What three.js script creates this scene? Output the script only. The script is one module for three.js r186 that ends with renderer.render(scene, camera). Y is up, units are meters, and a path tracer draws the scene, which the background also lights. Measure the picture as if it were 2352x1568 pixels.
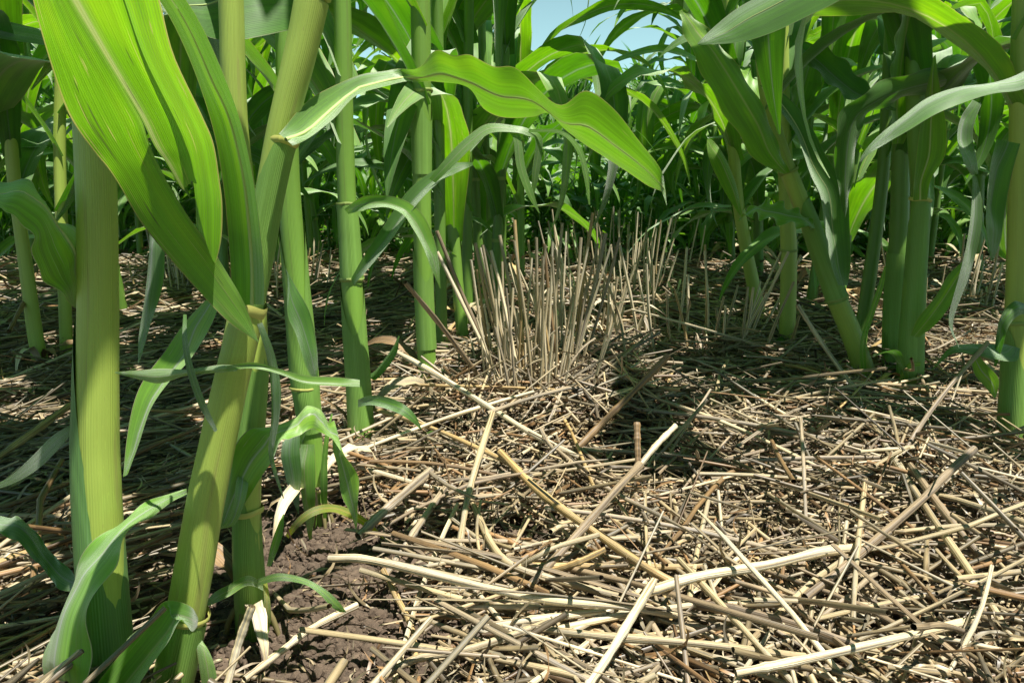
import * as THREE from 'three';
import { mergeGeometries } from 'three/addons/utils/BufferGeometryUtils.js';

// ------------------------------------------------------------------ camera, sky, sun, exposure
const scene = new THREE.Scene();
const CAM_H = 0.30, PITCH = THREE.MathUtils.degToRad(12), FPX = 1681;   // FPX: focal length in units of a 2352 x 1568 picture
const camera = new THREE.PerspectiveCamera(2 * Math.atan(784 / FPX) * 180 / Math.PI, 1024 / 682, 0.02, 900);
camera.position.set(0, CAM_H, 0);
camera.rotation.set(-PITCH, 0, 0);
camera.updateMatrixWorld(true);

const SUN_DIR = new THREE.Vector3(0.25, 0.94, 0.22).normalize();
const SUN_POWER = 5.0, SKY_POWER = 0.30, EXPOSURE = 2.0;
{
  const W = 256, H = 128, d = new Float32Array(W * H * 4);
  for (let j = 0; j < H; j++) {
    const el = ((j + 0.5) / H - 0.5) * Math.PI, up = Math.max(0, Math.sin(el));
    const k = 1 - Math.pow(1 - up, 3.6);   // clear air: bright low down, deep towards the zenith
    for (let i = 0; i < W; i++) {
      const o = (j * W + i) * 4;
      if (el < 0) { d[o] = 0.06; d[o + 1] = 0.06; d[o + 2] = 0.045; } else {
        d[o] = (1.5 * (1 - k) + 0.05 * k); d[o + 1] = (2.5 * (1 - k) + 0.15 * k); d[o + 2] = (2.5 * (1 - k) + 0.38 * k);
      }
      d[o + 3] = 1;
    }
  }
  const sky = new THREE.DataTexture(d, W, H, THREE.RGBAFormat, THREE.FloatType);
  sky.mapping = THREE.EquirectangularReflectionMapping; sky.magFilter = THREE.LinearFilter; sky.minFilter = THREE.LinearFilter; sky.needsUpdate = true;
  scene.background = sky; scene.environment = sky;
  scene.backgroundIntensity = SKY_POWER; scene.environmentIntensity = SKY_POWER;
}
const sun = new THREE.DirectionalLight(new THREE.Color(1.0, 0.955, 0.86), SUN_POWER);
sun.name = 'sun';
sun.position.copy(SUN_DIR).multiplyScalar(30); sun.target.position.set(0, 0, -3);
sun.position.add(sun.target.position);
sun.castShadow = true;
sun.shadow.mapSize.set(4096, 4096);
Object.assign(sun.shadow.camera, { left: -14, right: 14, top: 14, bottom: -14, near: 1, far: 70 });
scene.add(sun); scene.add(sun.target);
const renderer = new THREE.WebGLRenderer({ antialias: true });
renderer.toneMapping = THREE.LinearToneMapping;
renderer.toneMappingExposure = EXPOSURE;
renderer.shadowMap.enabled = true;

// ------------------------------------------------------------------ helpers
const V = (x, y, z) => new THREE.Vector3(x, y, z);
function rngOf(a) { return () => { a |= 0; a = a + 0x6D2B79F5 | 0; let t = Math.imul(a ^ a >>> 15, 1 | a); t = t + Math.imul(t ^ t >>> 7, 61 | t) ^ t; return ((t ^ t >>> 14) >>> 0) / 4294967296; }; }
const R0 = rngOf(77);
const between = (r, a, b) => a + (b - a) * r();
const clamp = THREE.MathUtils.clamp, lerp = THREE.MathUtils.lerp, smooth = THREE.MathUtils.smoothstep;
const SP = Math.sin(PITCH), CP = Math.cos(PITCH);
function ray(u, v) { const a = (u - 1176) / FPX, b = (784 - v) / FPX; return V(a, -SP + CP * b, -CP - SP * b); }
const cam0 = V(0, CAM_H, 0);
const PZ = (u, v, z) => { const d = ray(u, v); return d.multiplyScalar(z / -d.z).add(cam0); };           // point z metres ahead
const PY = (u, v, y = 0) => { const d = ray(u, v); return d.multiplyScalar((y - CAM_H) / d.y).add(cam0); }; // point at height y
const pxm = (u, v, z) => { const d = ray(u, v); return (z / -d.z) / FPX; };                                // metres per picture unit there
function project(p) { const x = p.x, y = p.y - CAM_H, z = p.z; const dep = -y * SP - z * CP, up = y * CP - z * SP; return [1176 + FPX * x / dep, 784 - FPX * up / dep, dep]; }
// smooth value noise
function hash2(x, y) { let h = Math.imul(x | 0, 374761393) + Math.imul(y | 0, 668265263) | 0; h = Math.imul(h ^ h >>> 13, 1274126177); return ((h ^ h >>> 16) >>> 0) / 4294967296; }
function vnoise(x, y) { const ix = Math.floor(x), iy = Math.floor(y), fx = x - ix, fy = y - iy, a = fx * fx * (3 - 2 * fx), b = fy * fy * (3 - 2 * fy); return lerp(lerp(hash2(ix, iy), hash2(ix + 1, iy), a), lerp(hash2(ix, iy + 1), hash2(ix + 1, iy + 1), a), b); }
function fbm(x, y, n = 4) { let s = 0, a = 0.5, t = 0; for (let i = 0; i < n; i++) { s += a * vnoise(x, y); t += a; a *= 0.5; x = x * 2.03 + 17.1; y = y * 2.03 + 5.7; } return s / t; }

const used = {};
function numbered(n) { const k = used[n] = (used[n] ?? -1) + 1; return k ? `${n}_${String(k).padStart(3, '0')}` : n; }
function tag(o, label, category, group, kind) { if (label) o.userData.label = label; if (category) o.userData.category = category; if (group) o.userData.group = group; if (kind) o.userData.kind = kind; return o; }
function mesh(name, geo, m, parent) { const o = new THREE.Mesh(geo, m); o.name = name; o.castShadow = o.receiveShadow = true; (parent ?? scene).add(o); return o; }
function base(name, p, label, category, group) { const g = new THREE.Group(); g.name = numbered(name); g.position.copy(p); scene.add(g); return tag(g, label, category, group); }
const shift = (geo, p) => geo.translate(-p.x, -p.y, -p.z);

function gridGeo(rows, uvs, closed) {   // rows of Vector3, all of one length
  const n = rows.length, m = rows[0].length, pos = new Float32Array(n * m * 3), uv = new Float32Array(n * m * 2), idx = [];
  for (let i = 0; i < n; i++) for (let j = 0; j < m; j++) {
    const k = i * m + j; rows[i][j].toArray(pos, k * 3); uv[k * 2] = uvs[i][j][0]; uv[k * 2 + 1] = uvs[i][j][1];
    if (i < n - 1 && j < m - 1) { idx.push(k, k + 1, k + m, k + 1, k + m + 1, k + m); }
  }
  const g = new THREE.BufferGeometry();
  g.setAttribute('position', new THREE.BufferAttribute(pos, 3)); g.setAttribute('uv', new THREE.BufferAttribute(uv, 2)); g.setIndex(idx); g.computeVertexNormals();
  if (closed) {   // weld the normals along the seam
    const nn = g.attributes.normal;
    for (let i = 0; i < n; i++) { const a = i * m, b = a + m - 1, v = V(nn.getX(a) + nn.getX(b), nn.getY(a) + nn.getY(b), nn.getZ(a) + nn.getZ(b)).normalize(); nn.setXYZ(a, v.x, v.y, v.z); nn.setXYZ(b, v.x, v.y, v.z); }
  }
  return g;
}
const curveOf = (pts) => new THREE.CatmullRomCurve3(pts, false, 'catmullrom', 0.5);
function sampleScalar(a, t) { const x = t * (a.length - 1), i = Math.min(a.length - 2, Math.floor(x)), f = x - i, f2 = f * f * (3 - 2 * f); return a.length === 1 ? a[0] : lerp(a[i], a[i + 1], f2); }

// tube along points with radii; opt: n segments, m sides, ref vector, flat (squash), wobble fn, cap
function tubeGeo(pts, radii, { n = 24, m = 12, flat = 1, radiusFn, topCut, twist = 0, cap = false, uvScale = 1 } = {}) {
  const c = pts.length === 2 ? new THREE.LineCurve3(pts[0], pts[1]) : curveOf(pts), rows = [], uvs = [], L = c.getLength();
  let N = null;
  for (let i = 0; i <= n; i++) {
    const t = i / n, p = c.getPoint(t), T = c.getTangent(t);
    if (!N) { N = Math.abs(T.z) < 0.9 ? V(0, 0, 1) : V(1, 0, 0); }
    N = N.clone().addScaledVector(T, -N.dot(T)).normalize();
    const B = T.clone().cross(N).normalize(), r0 = sampleScalar(radii, t) * (radiusFn ? radiusFn(t) : 1), row = [], uvr = [];
    for (let j = 0; j <= m; j++) {
      const a = j / m * Math.PI * 2 + twist * t, cx = Math.cos(a), sx = Math.sin(a);
      let q = p;
      if (topCut) { const tt = t * topCut(a); q = c.getPoint(tt); }
      row.push(q.clone().addScaledVector(N, cx * r0 * flat).addScaledVector(B, sx * r0)); uvr.push([j / m, t * L * uvScale]);
    }
    rows.push(row); uvs.push(uvr);
  }
  if (cap) { const e = rows[rows.length - 1], p = c.getPoint(1), z = e.map(() => p.clone()); rows.push(z); uvs.push(uvs[uvs.length - 1]); }
  return gridGeo(rows, uvs, true);
}

// ------------------------------------------------------------------ textures
function dataTex(W, H, fn, srgb = true, ch = 4) {
  const d = new Uint8Array(W * H * 4);
  for (let j = 0; j < H; j++) for (let i = 0; i < W; i++) { const c = fn(i / W, j / H, i, j), o = (j * W + i) * 4; d[o] = clamp(c[0], 0, 1) * 255; d[o + 1] = clamp(c[1], 0, 1) * 255; d[o + 2] = clamp(c[2], 0, 1) * 255; d[o + 3] = 255; }
  const t = new THREE.DataTexture(d, W, H); t.wrapS = t.wrapT = THREE.RepeatWrapping; t.magFilter = THREE.LinearFilter; t.minFilter = THREE.LinearMipmapLinearFilter; t.generateMipmaps = true;
  if (srgb) t.colorSpace = THREE.SRGBColorSpace; t.needsUpdate = true; return t;
}
const s = (x) => x <= 0.0031308 ? x * 12.92 : 1.055 * Math.pow(x, 1 / 2.4) - 0.055;   // linear to sRGB
// a leaf: u across the blade, v along it (one repeat = 0.6 m)
function leafTex(seed, wear) {
  const spots = [], r = rngOf(seed);
  for (let i = 0; i < 90 * wear; i++) spots.push([r(), r(), between(r, 0.0015, 0.006), between(r, 0.004, 0.02), r() < 0.65 ? 1 : -1]);
  return dataTex(512, 1024, (u, v) => {
    const x = Math.abs(u - 0.5) * 2;
    let vein = 0.5 + 0.5 * Math.sin(u * 2 * Math.PI * 54 + fbm(u * 9, v * 0.7 + seed) * 0.3);
    vein = Math.pow(vein, 3) * (0.4 + 0.6 * fbm(u * 30, v * 1.5 + 7, 2));
    const fine = fbm(u * 190, v * 3 + seed, 2), patch = fbm(u * 5 + seed, v * 7, 4), long = fbm(u * 26 + seed, v * 2.2, 3);
    let k = 0.74 + 0.30 * (fine - 0.5) + 0.5 * (patch - 0.5) + 0.4 * (long - 0.5) + 0.08 * vein;
    let c = [0.185 * k, 0.50 * k, 0.004 * k];
    const yel = smooth(patch, 0.55, 0.85) * 0.5 + vein * 0.10;
    c = [c[0] + 0.10 * yel, c[1] + 0.06 * yel, c[2] + 0.0];
    const rib = 1 - smooth(x, 0.022, 0.06);
    const ribc = [0.34, 0.44, 0.15]; c = c.map((q, i) => lerp(q, ribc[i], rib * 0.85));
    const halo = (1 - smooth(x, 0.05, 0.16)) * 0.22; c = c.map((q, i) => lerp(q, ribc[i] * 0.8, halo));
    const e = smooth(x, 0.965, 0.995); c = c.map((q, i) => lerp(q, [0.42, 0.38, 0.12][i], e * 0.8));
    for (const [a, b, w, h, sg] of spots) { const dx = (u - a) / w, dy = (v - b) / h; const q = dx * dx + dy * dy * 0.5; if (q < 1) { const z = Math.min(1, (1 - q) * 1.6) * 0.85; c = c.map((y, i) => lerp(y, (sg > 0 ? [0.36, 0.42, 0.10] : [0.05, 0.07, 0.02])[i], z)); } }
    return c.map(s);
  });
}
const texLeaf = leafTex(3, 0.3), texLeafWorn = leafTex(11, 1.7);
const texVein = dataTex(512, 256, (u, v) => { const a = 0.5 + 0.5 * Math.sin(u * 2 * Math.PI * 54), f = fbm(u * 150, v * 4, 2); const q = 0.55 * a + 0.45 * f; return [q, q, q]; }, false);
const texStalk = dataTex(512, 512, (u, v) => {
  const line = fbm(u * 130, v * 1.5, 3), b = fbm(u * 6, v * 5 + 9, 4), thin = Math.pow(0.5 + 0.5 * Math.sin(u * 2 * Math.PI * 60), 4), speck = vnoise(u * 240, v * 110) > 0.93 ? 1 : 0;
  const k = 0.84 + 0.16 * (line - 0.5) + 0.40 * (b - 0.5) + 0.04 * thin + speck * 0.12;
  const st = smooth(fbm(u * 9 + 50, v * 6 + 2, 4), 0.62, 0.74) * 0.45 + smooth(vnoise(u * 70 + 9, v * 60), 0.93, 0.99) * 0.5;
  return [s(lerp(0.40 * k, 0.26, st)), s(lerp(0.525 * k, 0.24, st)), s(lerp(0.095 * k, 0.08, st))];
});
const texSheath = dataTex(512, 512, (u, v) => {
  const line = fbm(u * 120, v * 1.3, 3), b = fbm(u * 5, v * 4 + 3, 4), thin = Math.pow(0.5 + 0.5 * Math.sin(u * 2 * Math.PI * 48), 5);
  const k = 0.82 + 0.22 * (line - 0.5) + 0.5 * (b - 0.5), w = smooth(b, 0.5, 0.8) * 0.35;
  return [s(lerp(0.19 * k, 0.25, w) + 0.03 * thin), s(lerp(0.37 * k, 0.40, w) + 0.03 * thin), s(lerp(0.060 * k, 0.14, w) + 0.02 * thin)];
});
const strawHeight = (u, v) => 0.6 * fbm(u * 44, v * 2.5, 3) + 0.4 * vnoise(u * 90, v * 5);
const texStraw = dataTex(256, 1024, (u, v) => {
  const line = strawHeight(u, v), b = fbm(u * 4, v * 7, 4), dark = smooth(fbm(u * 14 + 4, v * 3 + 8, 4), 0.56, 0.74), spot = smooth(vnoise(u * 60, v * 130), 0.84, 0.95) * 0.55, crack = smooth(vnoise(u * 22, v * 3 + 30), 0.86, 0.93) * 0.6;
  let k = 0.84 + 0.95 * (line - 0.5) + 0.6 * (b - 0.5); k *= (1 - spot) * (1 - crack);
  const w = smooth(fbm(u * 8 + 30, v * 5, 3), 0.45, 0.75);   // weathered grey
  return [s(lerp(0.56, 0.44, w) * k * (1 - 0.5 * dark)), s(lerp(0.445, 0.385, w) * k * (1 - 0.55 * dark)), s(lerp(0.25, 0.275, w) * k * (1 - 0.6 * dark))];
});
const texStrawBump = dataTex(256, 512, (u, v) => { const q = strawHeight(u, v); return [q, q, q]; }, false);
const texSoil = dataTex(1024, 1024, (u, v) => {
  const a = fbm(u * 24, v * 24, 5), b = fbm(u * 150, v * 150, 3), c = vnoise(u * 400, v * 400);
  const k = 0.55 + 0.7 * (a - 0.5) + 0.8 * (b - 0.5) + (c > 0.94 ? 0.5 : 0);
  return [s(0.165 * k), s(0.117 * k), s(0.08 * k)];
});
const texSoilBump = dataTex(1024, 1024, (u, v) => { const q = 0.5 * fbm(u * 40, v * 40, 5) + 0.5 * fbm(u * 160, v * 160, 3); return [q, q, q]; }, false);

// ------------------------------------------------------------------ materials
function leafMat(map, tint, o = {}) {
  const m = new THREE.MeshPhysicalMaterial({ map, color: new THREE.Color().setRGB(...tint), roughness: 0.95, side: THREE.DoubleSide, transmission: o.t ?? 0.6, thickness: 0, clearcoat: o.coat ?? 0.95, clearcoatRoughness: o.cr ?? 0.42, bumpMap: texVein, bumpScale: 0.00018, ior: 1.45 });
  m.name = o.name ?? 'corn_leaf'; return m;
}
const M = {
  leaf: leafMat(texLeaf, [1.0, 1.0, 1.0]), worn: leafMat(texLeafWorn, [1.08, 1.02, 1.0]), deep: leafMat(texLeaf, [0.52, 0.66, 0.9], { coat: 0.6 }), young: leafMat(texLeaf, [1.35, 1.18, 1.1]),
  pale: leafMat(texLeafWorn, [1.1, 1.0, 2.2], { t: 0.4, coat: 1, cr: 0.45 }), yellow: leafMat(texLeafWorn, [2.6, 1.25, 1.2], { coat: 0.4 }),
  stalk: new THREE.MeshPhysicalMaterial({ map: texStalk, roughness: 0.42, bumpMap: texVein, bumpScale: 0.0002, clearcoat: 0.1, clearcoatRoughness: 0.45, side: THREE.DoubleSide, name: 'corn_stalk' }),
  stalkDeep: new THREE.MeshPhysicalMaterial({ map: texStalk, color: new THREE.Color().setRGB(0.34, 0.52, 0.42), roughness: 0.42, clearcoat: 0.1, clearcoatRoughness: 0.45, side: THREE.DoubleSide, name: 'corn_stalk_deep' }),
  sheath: new THREE.MeshPhysicalMaterial({ map: texSheath, roughness: 0.55, bumpMap: texVein, bumpScale: 0.0003, side: THREE.DoubleSide, name: 'leaf_sheath' }),
  sheathGrey: new THREE.MeshPhysicalMaterial({ map: texSheath, color: new THREE.Color().setRGB(0.72, 0.80, 1.25), roughness: 0.55, bumpMap: texVein, bumpScale: 0.0002, side: THREE.DoubleSide, name: 'grey_leaf_sheath' }),
  collar: new THREE.MeshPhysicalMaterial({ color: new THREE.Color().setRGB(0.46, 0.46, 0.12), roughness: 0.6, side: THREE.DoubleSide, name: 'leaf_collar' }),
  ring: new THREE.MeshPhysicalMaterial({ color: new THREE.Color().setRGB(0.24, 0.32, 0.08), roughness: 0.6, side: THREE.DoubleSide, name: 'dull_collar' }),
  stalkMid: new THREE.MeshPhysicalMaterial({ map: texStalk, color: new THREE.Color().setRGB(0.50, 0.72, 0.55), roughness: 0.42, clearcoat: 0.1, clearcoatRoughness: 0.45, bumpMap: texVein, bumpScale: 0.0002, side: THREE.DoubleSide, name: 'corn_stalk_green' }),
  brace: new THREE.MeshStandardMaterial({ color: new THREE.Color().setRGB(0.20, 0.17, 0.07), roughness: 0.7, name: 'brace_root' }),
  root: new THREE.MeshStandardMaterial({ color: new THREE.Color().setRGB(0.30, 0.20, 0.10), roughness: 0.8, name: 'stalk_root' }),
  rib: new THREE.MeshPhysicalMaterial({ color: new THREE.Color().setRGB(0.40, 0.50, 0.17), roughness: 0.6, side: THREE.DoubleSide, name: 'midrib' }),
  soil: new THREE.MeshStandardMaterial({ map: texSoil, bumpMap: texSoilBump, bumpScale: 0.0018, roughness: 0.95, name: 'soil' }),
  crumb: new THREE.MeshStandardMaterial({ map: texSoil, roughness: 0.95, name: 'soil_crumb' }),
};
const strawTints = [[1, 1, 1], [1.55, 1.6, 1.75], [0.8, 0.8, 0.92], [1.1, 0.95, 0.7], [0.62, 0.58, 0.62], [0.52, 0.40, 0.30]];
const strawMats = strawTints.map((t, i) => new THREE.MeshPhysicalMaterial({ map: texStraw, color: new THREE.Color().setRGB(...t), roughness: 0.55, clearcoat: 0.15, clearcoatRoughness: 0.4, bumpMap: texStrawBump, bumpScale: 0.0005, side: THREE.DoubleSide, name: 'straw_' + ['golden', 'bleached', 'grey', 'amber', 'weathered', 'brown'][i] }));
const strawStuff = new THREE.MeshPhysicalMaterial({ map: texStraw, color: 0xffffff, roughness: 0.5, clearcoat: 0.2, clearcoatRoughness: 0.35, side: THREE.DoubleSide, name: 'straw_mulch' });

// ------------------------------------------------------------------ ground
const soilSpots = [[700, 1335, 0.085], [620, 1480, 0.085], [555, 1545, 0.06], [540, 1430, 0.05], [770, 1440, 0.05], [700, 1540, 0.075], [1195, 1245, 0.022], [640, 1270, 0.05], [800, 1250, 0.035], [780, 1330, 0.06], [830, 1420, 0.04], [690, 1235, 0.05], [880, 1480, 0.03]].map(([u, v, r]) => [PY(u, v), r]);
function bare(x, z) { let b = 0; for (const [p, r] of soilSpots) { const d = Math.hypot(x - p.x, (z - p.z)); b = Math.max(b, 1 - smooth(d, r * 0.8, r * 1.3)); } return b; }
const bareNear = (x, z, d) => Math.max(bare(x, z), bare(x + d, z), bare(x - d, z), bare(x, z + d), bare(x, z - d));
function groundY(x, z) {
  const d = Math.hypot(x, z), k = 1 - smooth(d, 3, 12);
  let y = (fbm(x * 3 + 40, z * 3 + 11, 3) - 0.5) * 0.035 * k;
  if (d < 2.5) y += (fbm(x * 22, z * 22, 2) - 0.5) * 0.007;
  return y;
}
{
  const ang = [], rr = [0.03];
  for (let a = -180; a < 180; a += (Math.abs(a) < 44 ? 0.5 : 4)) ang.push(a * Math.PI / 180); ang.push(Math.PI);
  for (let r = 0.1; r < 500; r *= (r < 2.5 ? 1.014 : 1.12)) rr.push(r); rr.push(600);
  const rows = [], uvs = [];
  for (const r of rr) { const a = [], b = []; for (const t of ang) { const x = r * Math.sin(t), z = -r * Math.cos(t); a.push(V(x, groundY(x, z), z)); b.push([x / 0.5, z / 0.5]); } rows.push(a); uvs.push(b); }
  const g = gridGeo(rows, uvs); tag(mesh('ground', g, M.soil), null, null, null, 'structure');
}
{ // loose soil crumbs on the bare patch
  const r = rngOf(5), g = new THREE.IcosahedronGeometry(1, 0), n = 7000, im = new THREE.InstancedMesh(g, M.crumb, n), m4 = new THREE.Matrix4(), q = new THREE.Quaternion();
  let i = 0;
  while (i < n) { const [p, rad] = soilSpots[Math.floor(r() * soilSpots.length)], a = r() * 6.28, d = rad * 1.4 * Math.sqrt(r()), x = p.x + Math.cos(a) * d, z = p.z + Math.sin(a) * d; const sz = 0.0005 + 0.0045 * Math.pow(r(), 6); q.setFromEuler(new THREE.Euler(r() * 6, r() * 6, r() * 6)); m4.compose(V(x, groundY(x, z) + sz * 0.3, z), q, V(sz, sz * 0.75, sz * 1.1)); im.setMatrixAt(i++, m4); }
  im.name = 'soil_crumbs'; im.castShadow = im.receiveShadow = true; scene.add(im); tag(im, 'dark brown soil crumbs loose on the bare patch in front', 'soil crumbs', null, 'stuff');
}

// ------------------------------------------------------------------ leaf builders
// traced blade: rows [uL, vL, uR, vR, z, dz, fold] — both edges of the blade in the picture, distance ahead of its middle, how much nearer the right edge is, sag of the midrib in metres
function blade(rowsIn, { n = 44, half = 5, ruffle = 0, ruffleN = 5, seed = 1, mid = 0.5, u0 = 0, u1 = 1, tear } = {}) {
  const Ls = [], Rs = [], fo = rowsIn.map((q) => q[6] ?? 0);
  for (const [a, b, c, d, z, dz = 0] of rowsIn) { Ls.push(PZ(a, b, z + dz / 2)); Rs.push(PZ(c, d, z - dz / 2)); }
  const cl = curveOf(Ls), cr = curveOf(Rs), rows = [], uvs = [], r = rngOf(seed), ph = r() * 6, ph2 = r() * 6; let len = 0, prev = null;
  for (let i = 0; i <= n; i++) {
    const t = i / n, L = cl.getPoint(t), Rr = cr.getPoint(t), C = L.clone().lerp(Rr, 0.5), w = Rr.clone().sub(L), wl = w.length();
    const t2 = Math.min(1, t + 0.01), t1 = t2 - 0.01, T = cl.getPoint(t2).add(cr.getPoint(t2)).sub(cl.getPoint(t1)).sub(cr.getPoint(t1)).normalize();
    const N = T.clone().cross(w).normalize(); if (N.z < 0 && false) N.negate();
    if (prev) len += C.distanceTo(prev); prev = C;
    const f = sampleScalar(fo, t), a = [], b = [];
    for (let j = -half; j <= half; j++) {
      const x = j / half, k = (x + 1) / 2, p = L.clone().lerp(Rr, k);
      const sag = f * (1 - Math.pow(Math.abs(x), 1.5));
      const ruf = ruffle * x * x * x * x * Math.sin(t * ruffleN * 6.28 + (x > 0 ? ph : ph2)) * Math.min(1, wl / 0.02);
      const jag = tear && i === n ? (hash2(j + 50, seed) - 0.3) * tear : 0;
      p.addScaledVector(N, sag + ruf).addScaledVector(T, jag);
      a.push(p); b.push([lerp(u0, u1, k), len / 0.6 + seed * 0.137]);
    }
    rows.push(a); uvs.push(b);
  }
  const g = gridGeo(rows, uvs); g.userData.center = rows.map((q) => q[half]); return g;
}
// free blade in its own axes: grows along +x and up +y, sagging by gravity
function freeBlade({ len = 0.6, w = 0.075, e0 = 65, e1 = -50, pow = 1.2, twist = 0.6, ruffle = 0.006, fold = 0.4, side = 0, n = 18, half = 3, seed = 1, kink = 0 }) {
  const r = rngOf(seed * 7 + 1), rows = [], uvs = [], ph = r() * 6, ph2 = r() * 6, kk = between(r, 2.5, 5), D = Math.PI / 180; const p = V(0, 0, 0); let yaw = 0;
  for (let i = 0; i <= n; i++) {
    const t = i / n; let el = lerp(e0, e1, Math.pow(t, pow)) * D; if (kink && t > kink) el -= 1.1 * smooth(t, kink, kink + 0.08);
    yaw = side * t * t;
    const T = V(Math.cos(el) * Math.cos(yaw), Math.sin(el), Math.cos(el) * Math.sin(yaw));
    if (i) p.addScaledVector(T, len / n);
    let B = V(-Math.sin(yaw), 0, Math.cos(yaw)); const N0 = B.clone().cross(T).normalize(); const tw = twist * Math.pow(t, 1.4) + 0.12 * Math.sin(t * 9 + ph);
    B = B.multiplyScalar(Math.cos(tw)).addScaledVector(N0, Math.sin(tw)).normalize(); const N = B.clone().cross(T).normalize();
    const prof = t < 0.3 ? lerp(0.55, 1, smooth(t, 0, 0.3)) : Math.pow(Math.max(0, 1 - Math.pow((t - 0.3) / 0.7, 1.9)), 0.85);
    const hw = Math.max(0.0012, w / 2 * prof), fd = fold * (1 - 0.75 * smooth(t, 0, 0.6));
    const a = [], b = [];
    for (let j = -half; j <= half; j++) { const x = j / half, ax = Math.abs(x); const ruf = ruffle * x * x * Math.sin(t * kk * 6.28 + (x > 0 ? ph : ph2)) * Math.sin(Math.PI * Math.min(1, t * 1.1)); a.push(p.clone().addScaledVector(B, x * hw * Math.cos(fd)).addScaledVector(N, -ax * hw * Math.sin(fd) * -1 + ruf)); b.push([(x + 1) / 2, t * len / 0.6 + (seed % 13) * 0.077]); }
    rows.push(a); uvs.push(b);
  }
  return gridGeo(rows, uvs);
}
// pool of blades
const pool = { low: [], mid: [], top: [] };
for (let i = 0; i < 10; i++) {
  const r = rngOf(900 + i);
  pool.low.push(freeBlade({ seed: 20 + i, len: between(r, 0.28, 0.48), w: between(r, 0.03, 0.05), e0: between(r, 40, 65), e1: between(r, -95, -55), pow: between(r, 0.7, 1.1), twist: between(r, -1.6, 1.6), ruffle: 0.006, side: between(r, -0.5, 0.5), n: 16 }));
}
for (let i = 0; i < 20; i++) {
  const r = rngOf(300 + i);
  pool.mid.push(freeBlade({ seed: 60 + i, len: between(r, 0.55, 0.82), w: between(r, 0.065, 0.092), e0: between(r, 58, 76), e1: between(r, -85, -40), pow: between(r, 0.9, 1.5), twist: between(r, -1.3, 1.3), ruffle: between(r, 0.006, 0.013), side: between(r, -0.6, 0.6), n: 20, kink: r() < 0.2 ? between(r, 0.4, 0.7) : 0 }));
}
for (let i = 0; i < 12; i++) {
  const r = rngOf(500 + i);
  pool.top.push(freeBlade({ seed: 120 + i, len: between(r, 0.45, 0.7), w: between(r, 0.05, 0.08), e0: between(r, 74, 86), e1: between(r, -20, 45), pow: between(r, 1.3, 2.0), twist: between(r, -0.8, 0.8), ruffle: 0.007, side: between(r, -0.3, 0.3), n: 16, fold: 0.55 }));
}
const pick = (r, a) => a[Math.floor(r() * a.length)];
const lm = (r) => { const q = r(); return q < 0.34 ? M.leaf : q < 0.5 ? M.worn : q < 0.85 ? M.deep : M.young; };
function addFree(parent, geo, p, az, scale, m, name = 'leaf') { const o = mesh(name, geo, m, parent); o.position.copy(p); o.rotation.y = az; o.scale.setScalar(scale); return o; }

// ------------------------------------------------------------------ a field plant (prototypes, then clones)
function fieldPlant(seed, H, light) {
  const r = rngOf(seed * 31 + 5), root = new THREE.Group();
  const lean = between(r, -0.10, 0.10), leanz = between(r, -0.08, 0.08), az0 = r() * 6.28, pts = [], rad = [], nodes = [];
  let y = 0, step = 0.07; while (y < H) { nodes.push(y); y += step; step = Math.min(0.175, step * 1.16); }
  const at = (yy) => V(lean * yy * (1 - yy * 0.2), yy, leanz * yy * (1 - yy * 0.2));
  for (let i = 0; i <= 8; i++) pts.push(at(-0.02 + (H * 0.97) * i / 8));
  const R = between(r, 0.0105, 0.0135);
  const rf = (t) => { const yy = t * H * 0.97; let k = lerp(1.12, 0.45, t); for (const q of nodes) { const d = yy - q; if (d > -0.006 && d < 0.006) k *= 0.93; else if (d >= 0.006 && d < 0.1) k *= 1.0; } return k; };
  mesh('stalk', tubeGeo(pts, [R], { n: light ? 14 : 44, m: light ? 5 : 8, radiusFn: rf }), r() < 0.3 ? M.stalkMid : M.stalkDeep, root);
  nodes.forEach((q, i) => {
    if (q < 0.1 || (light && q < 0.2)) return;
    const top = q > H * 0.72, low = q < 0.17, a = az0 + (i % 2) * Math.PI + between(r, -0.6, 0.6);
    if (low && r() < 0.3) return;
    addFree(root, pick(r, low ? pool.low : top ? pool.top : pool.mid), at(q + (low ? 0.02 : 0.05)), a, between(r, 0.85, 1.12) * (low ? 1 : clamp(H / 1.4, 0.6, 1)), lm(r));
    if (!top && q > 0.1 && q < 0.6 && r() < 0.8) addFree(root, pick(r, pool.mid), at(q + 0.05), a + between(r, 1.0, 2.2), between(r, 0.6, 0.9), lm(r));
    if (!light && q < 0.9 && r() < 0.5) { const c = mesh('collar', collarGeo, M.ring, root); c.position.copy(at(q + (low ? 0.02 : 0.05))); c.scale.setScalar(lerp(1.12, 0.45, q / H) * R / 0.011); }
  });
  if (!light) for (let k = 0; k < 2; k++) { const m = mesh('dead_leaf', pick(r, pool.low), strawMats[k ? 3 : 0], root), a = r() * 6.28; m.position.copy(at(0.06)); m.rotation.y = a; m.scale.setScalar(between(r, 0.35, 0.6)); }
  for (let k = 0; k < 3; k++) addFree(root, pick(r, pool.top), at(H * 0.95), az0 + k * 1.57 + between(r, -0.4, 0.4), between(r, 0.6, 0.9) * clamp(H / 1.4, 0.5, 1), lm(r));
  return root;
}
const collarGeo = new THREE.CylinderGeometry(0.0128, 0.0122, 0.007, 10, 1, true);
const protos = [], dwarfs = [];
for (let i = 0; i < 10; i++) protos.push(fieldPlant(i + 1, 1.22 + 0.06 * (i % 6), false));
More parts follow.
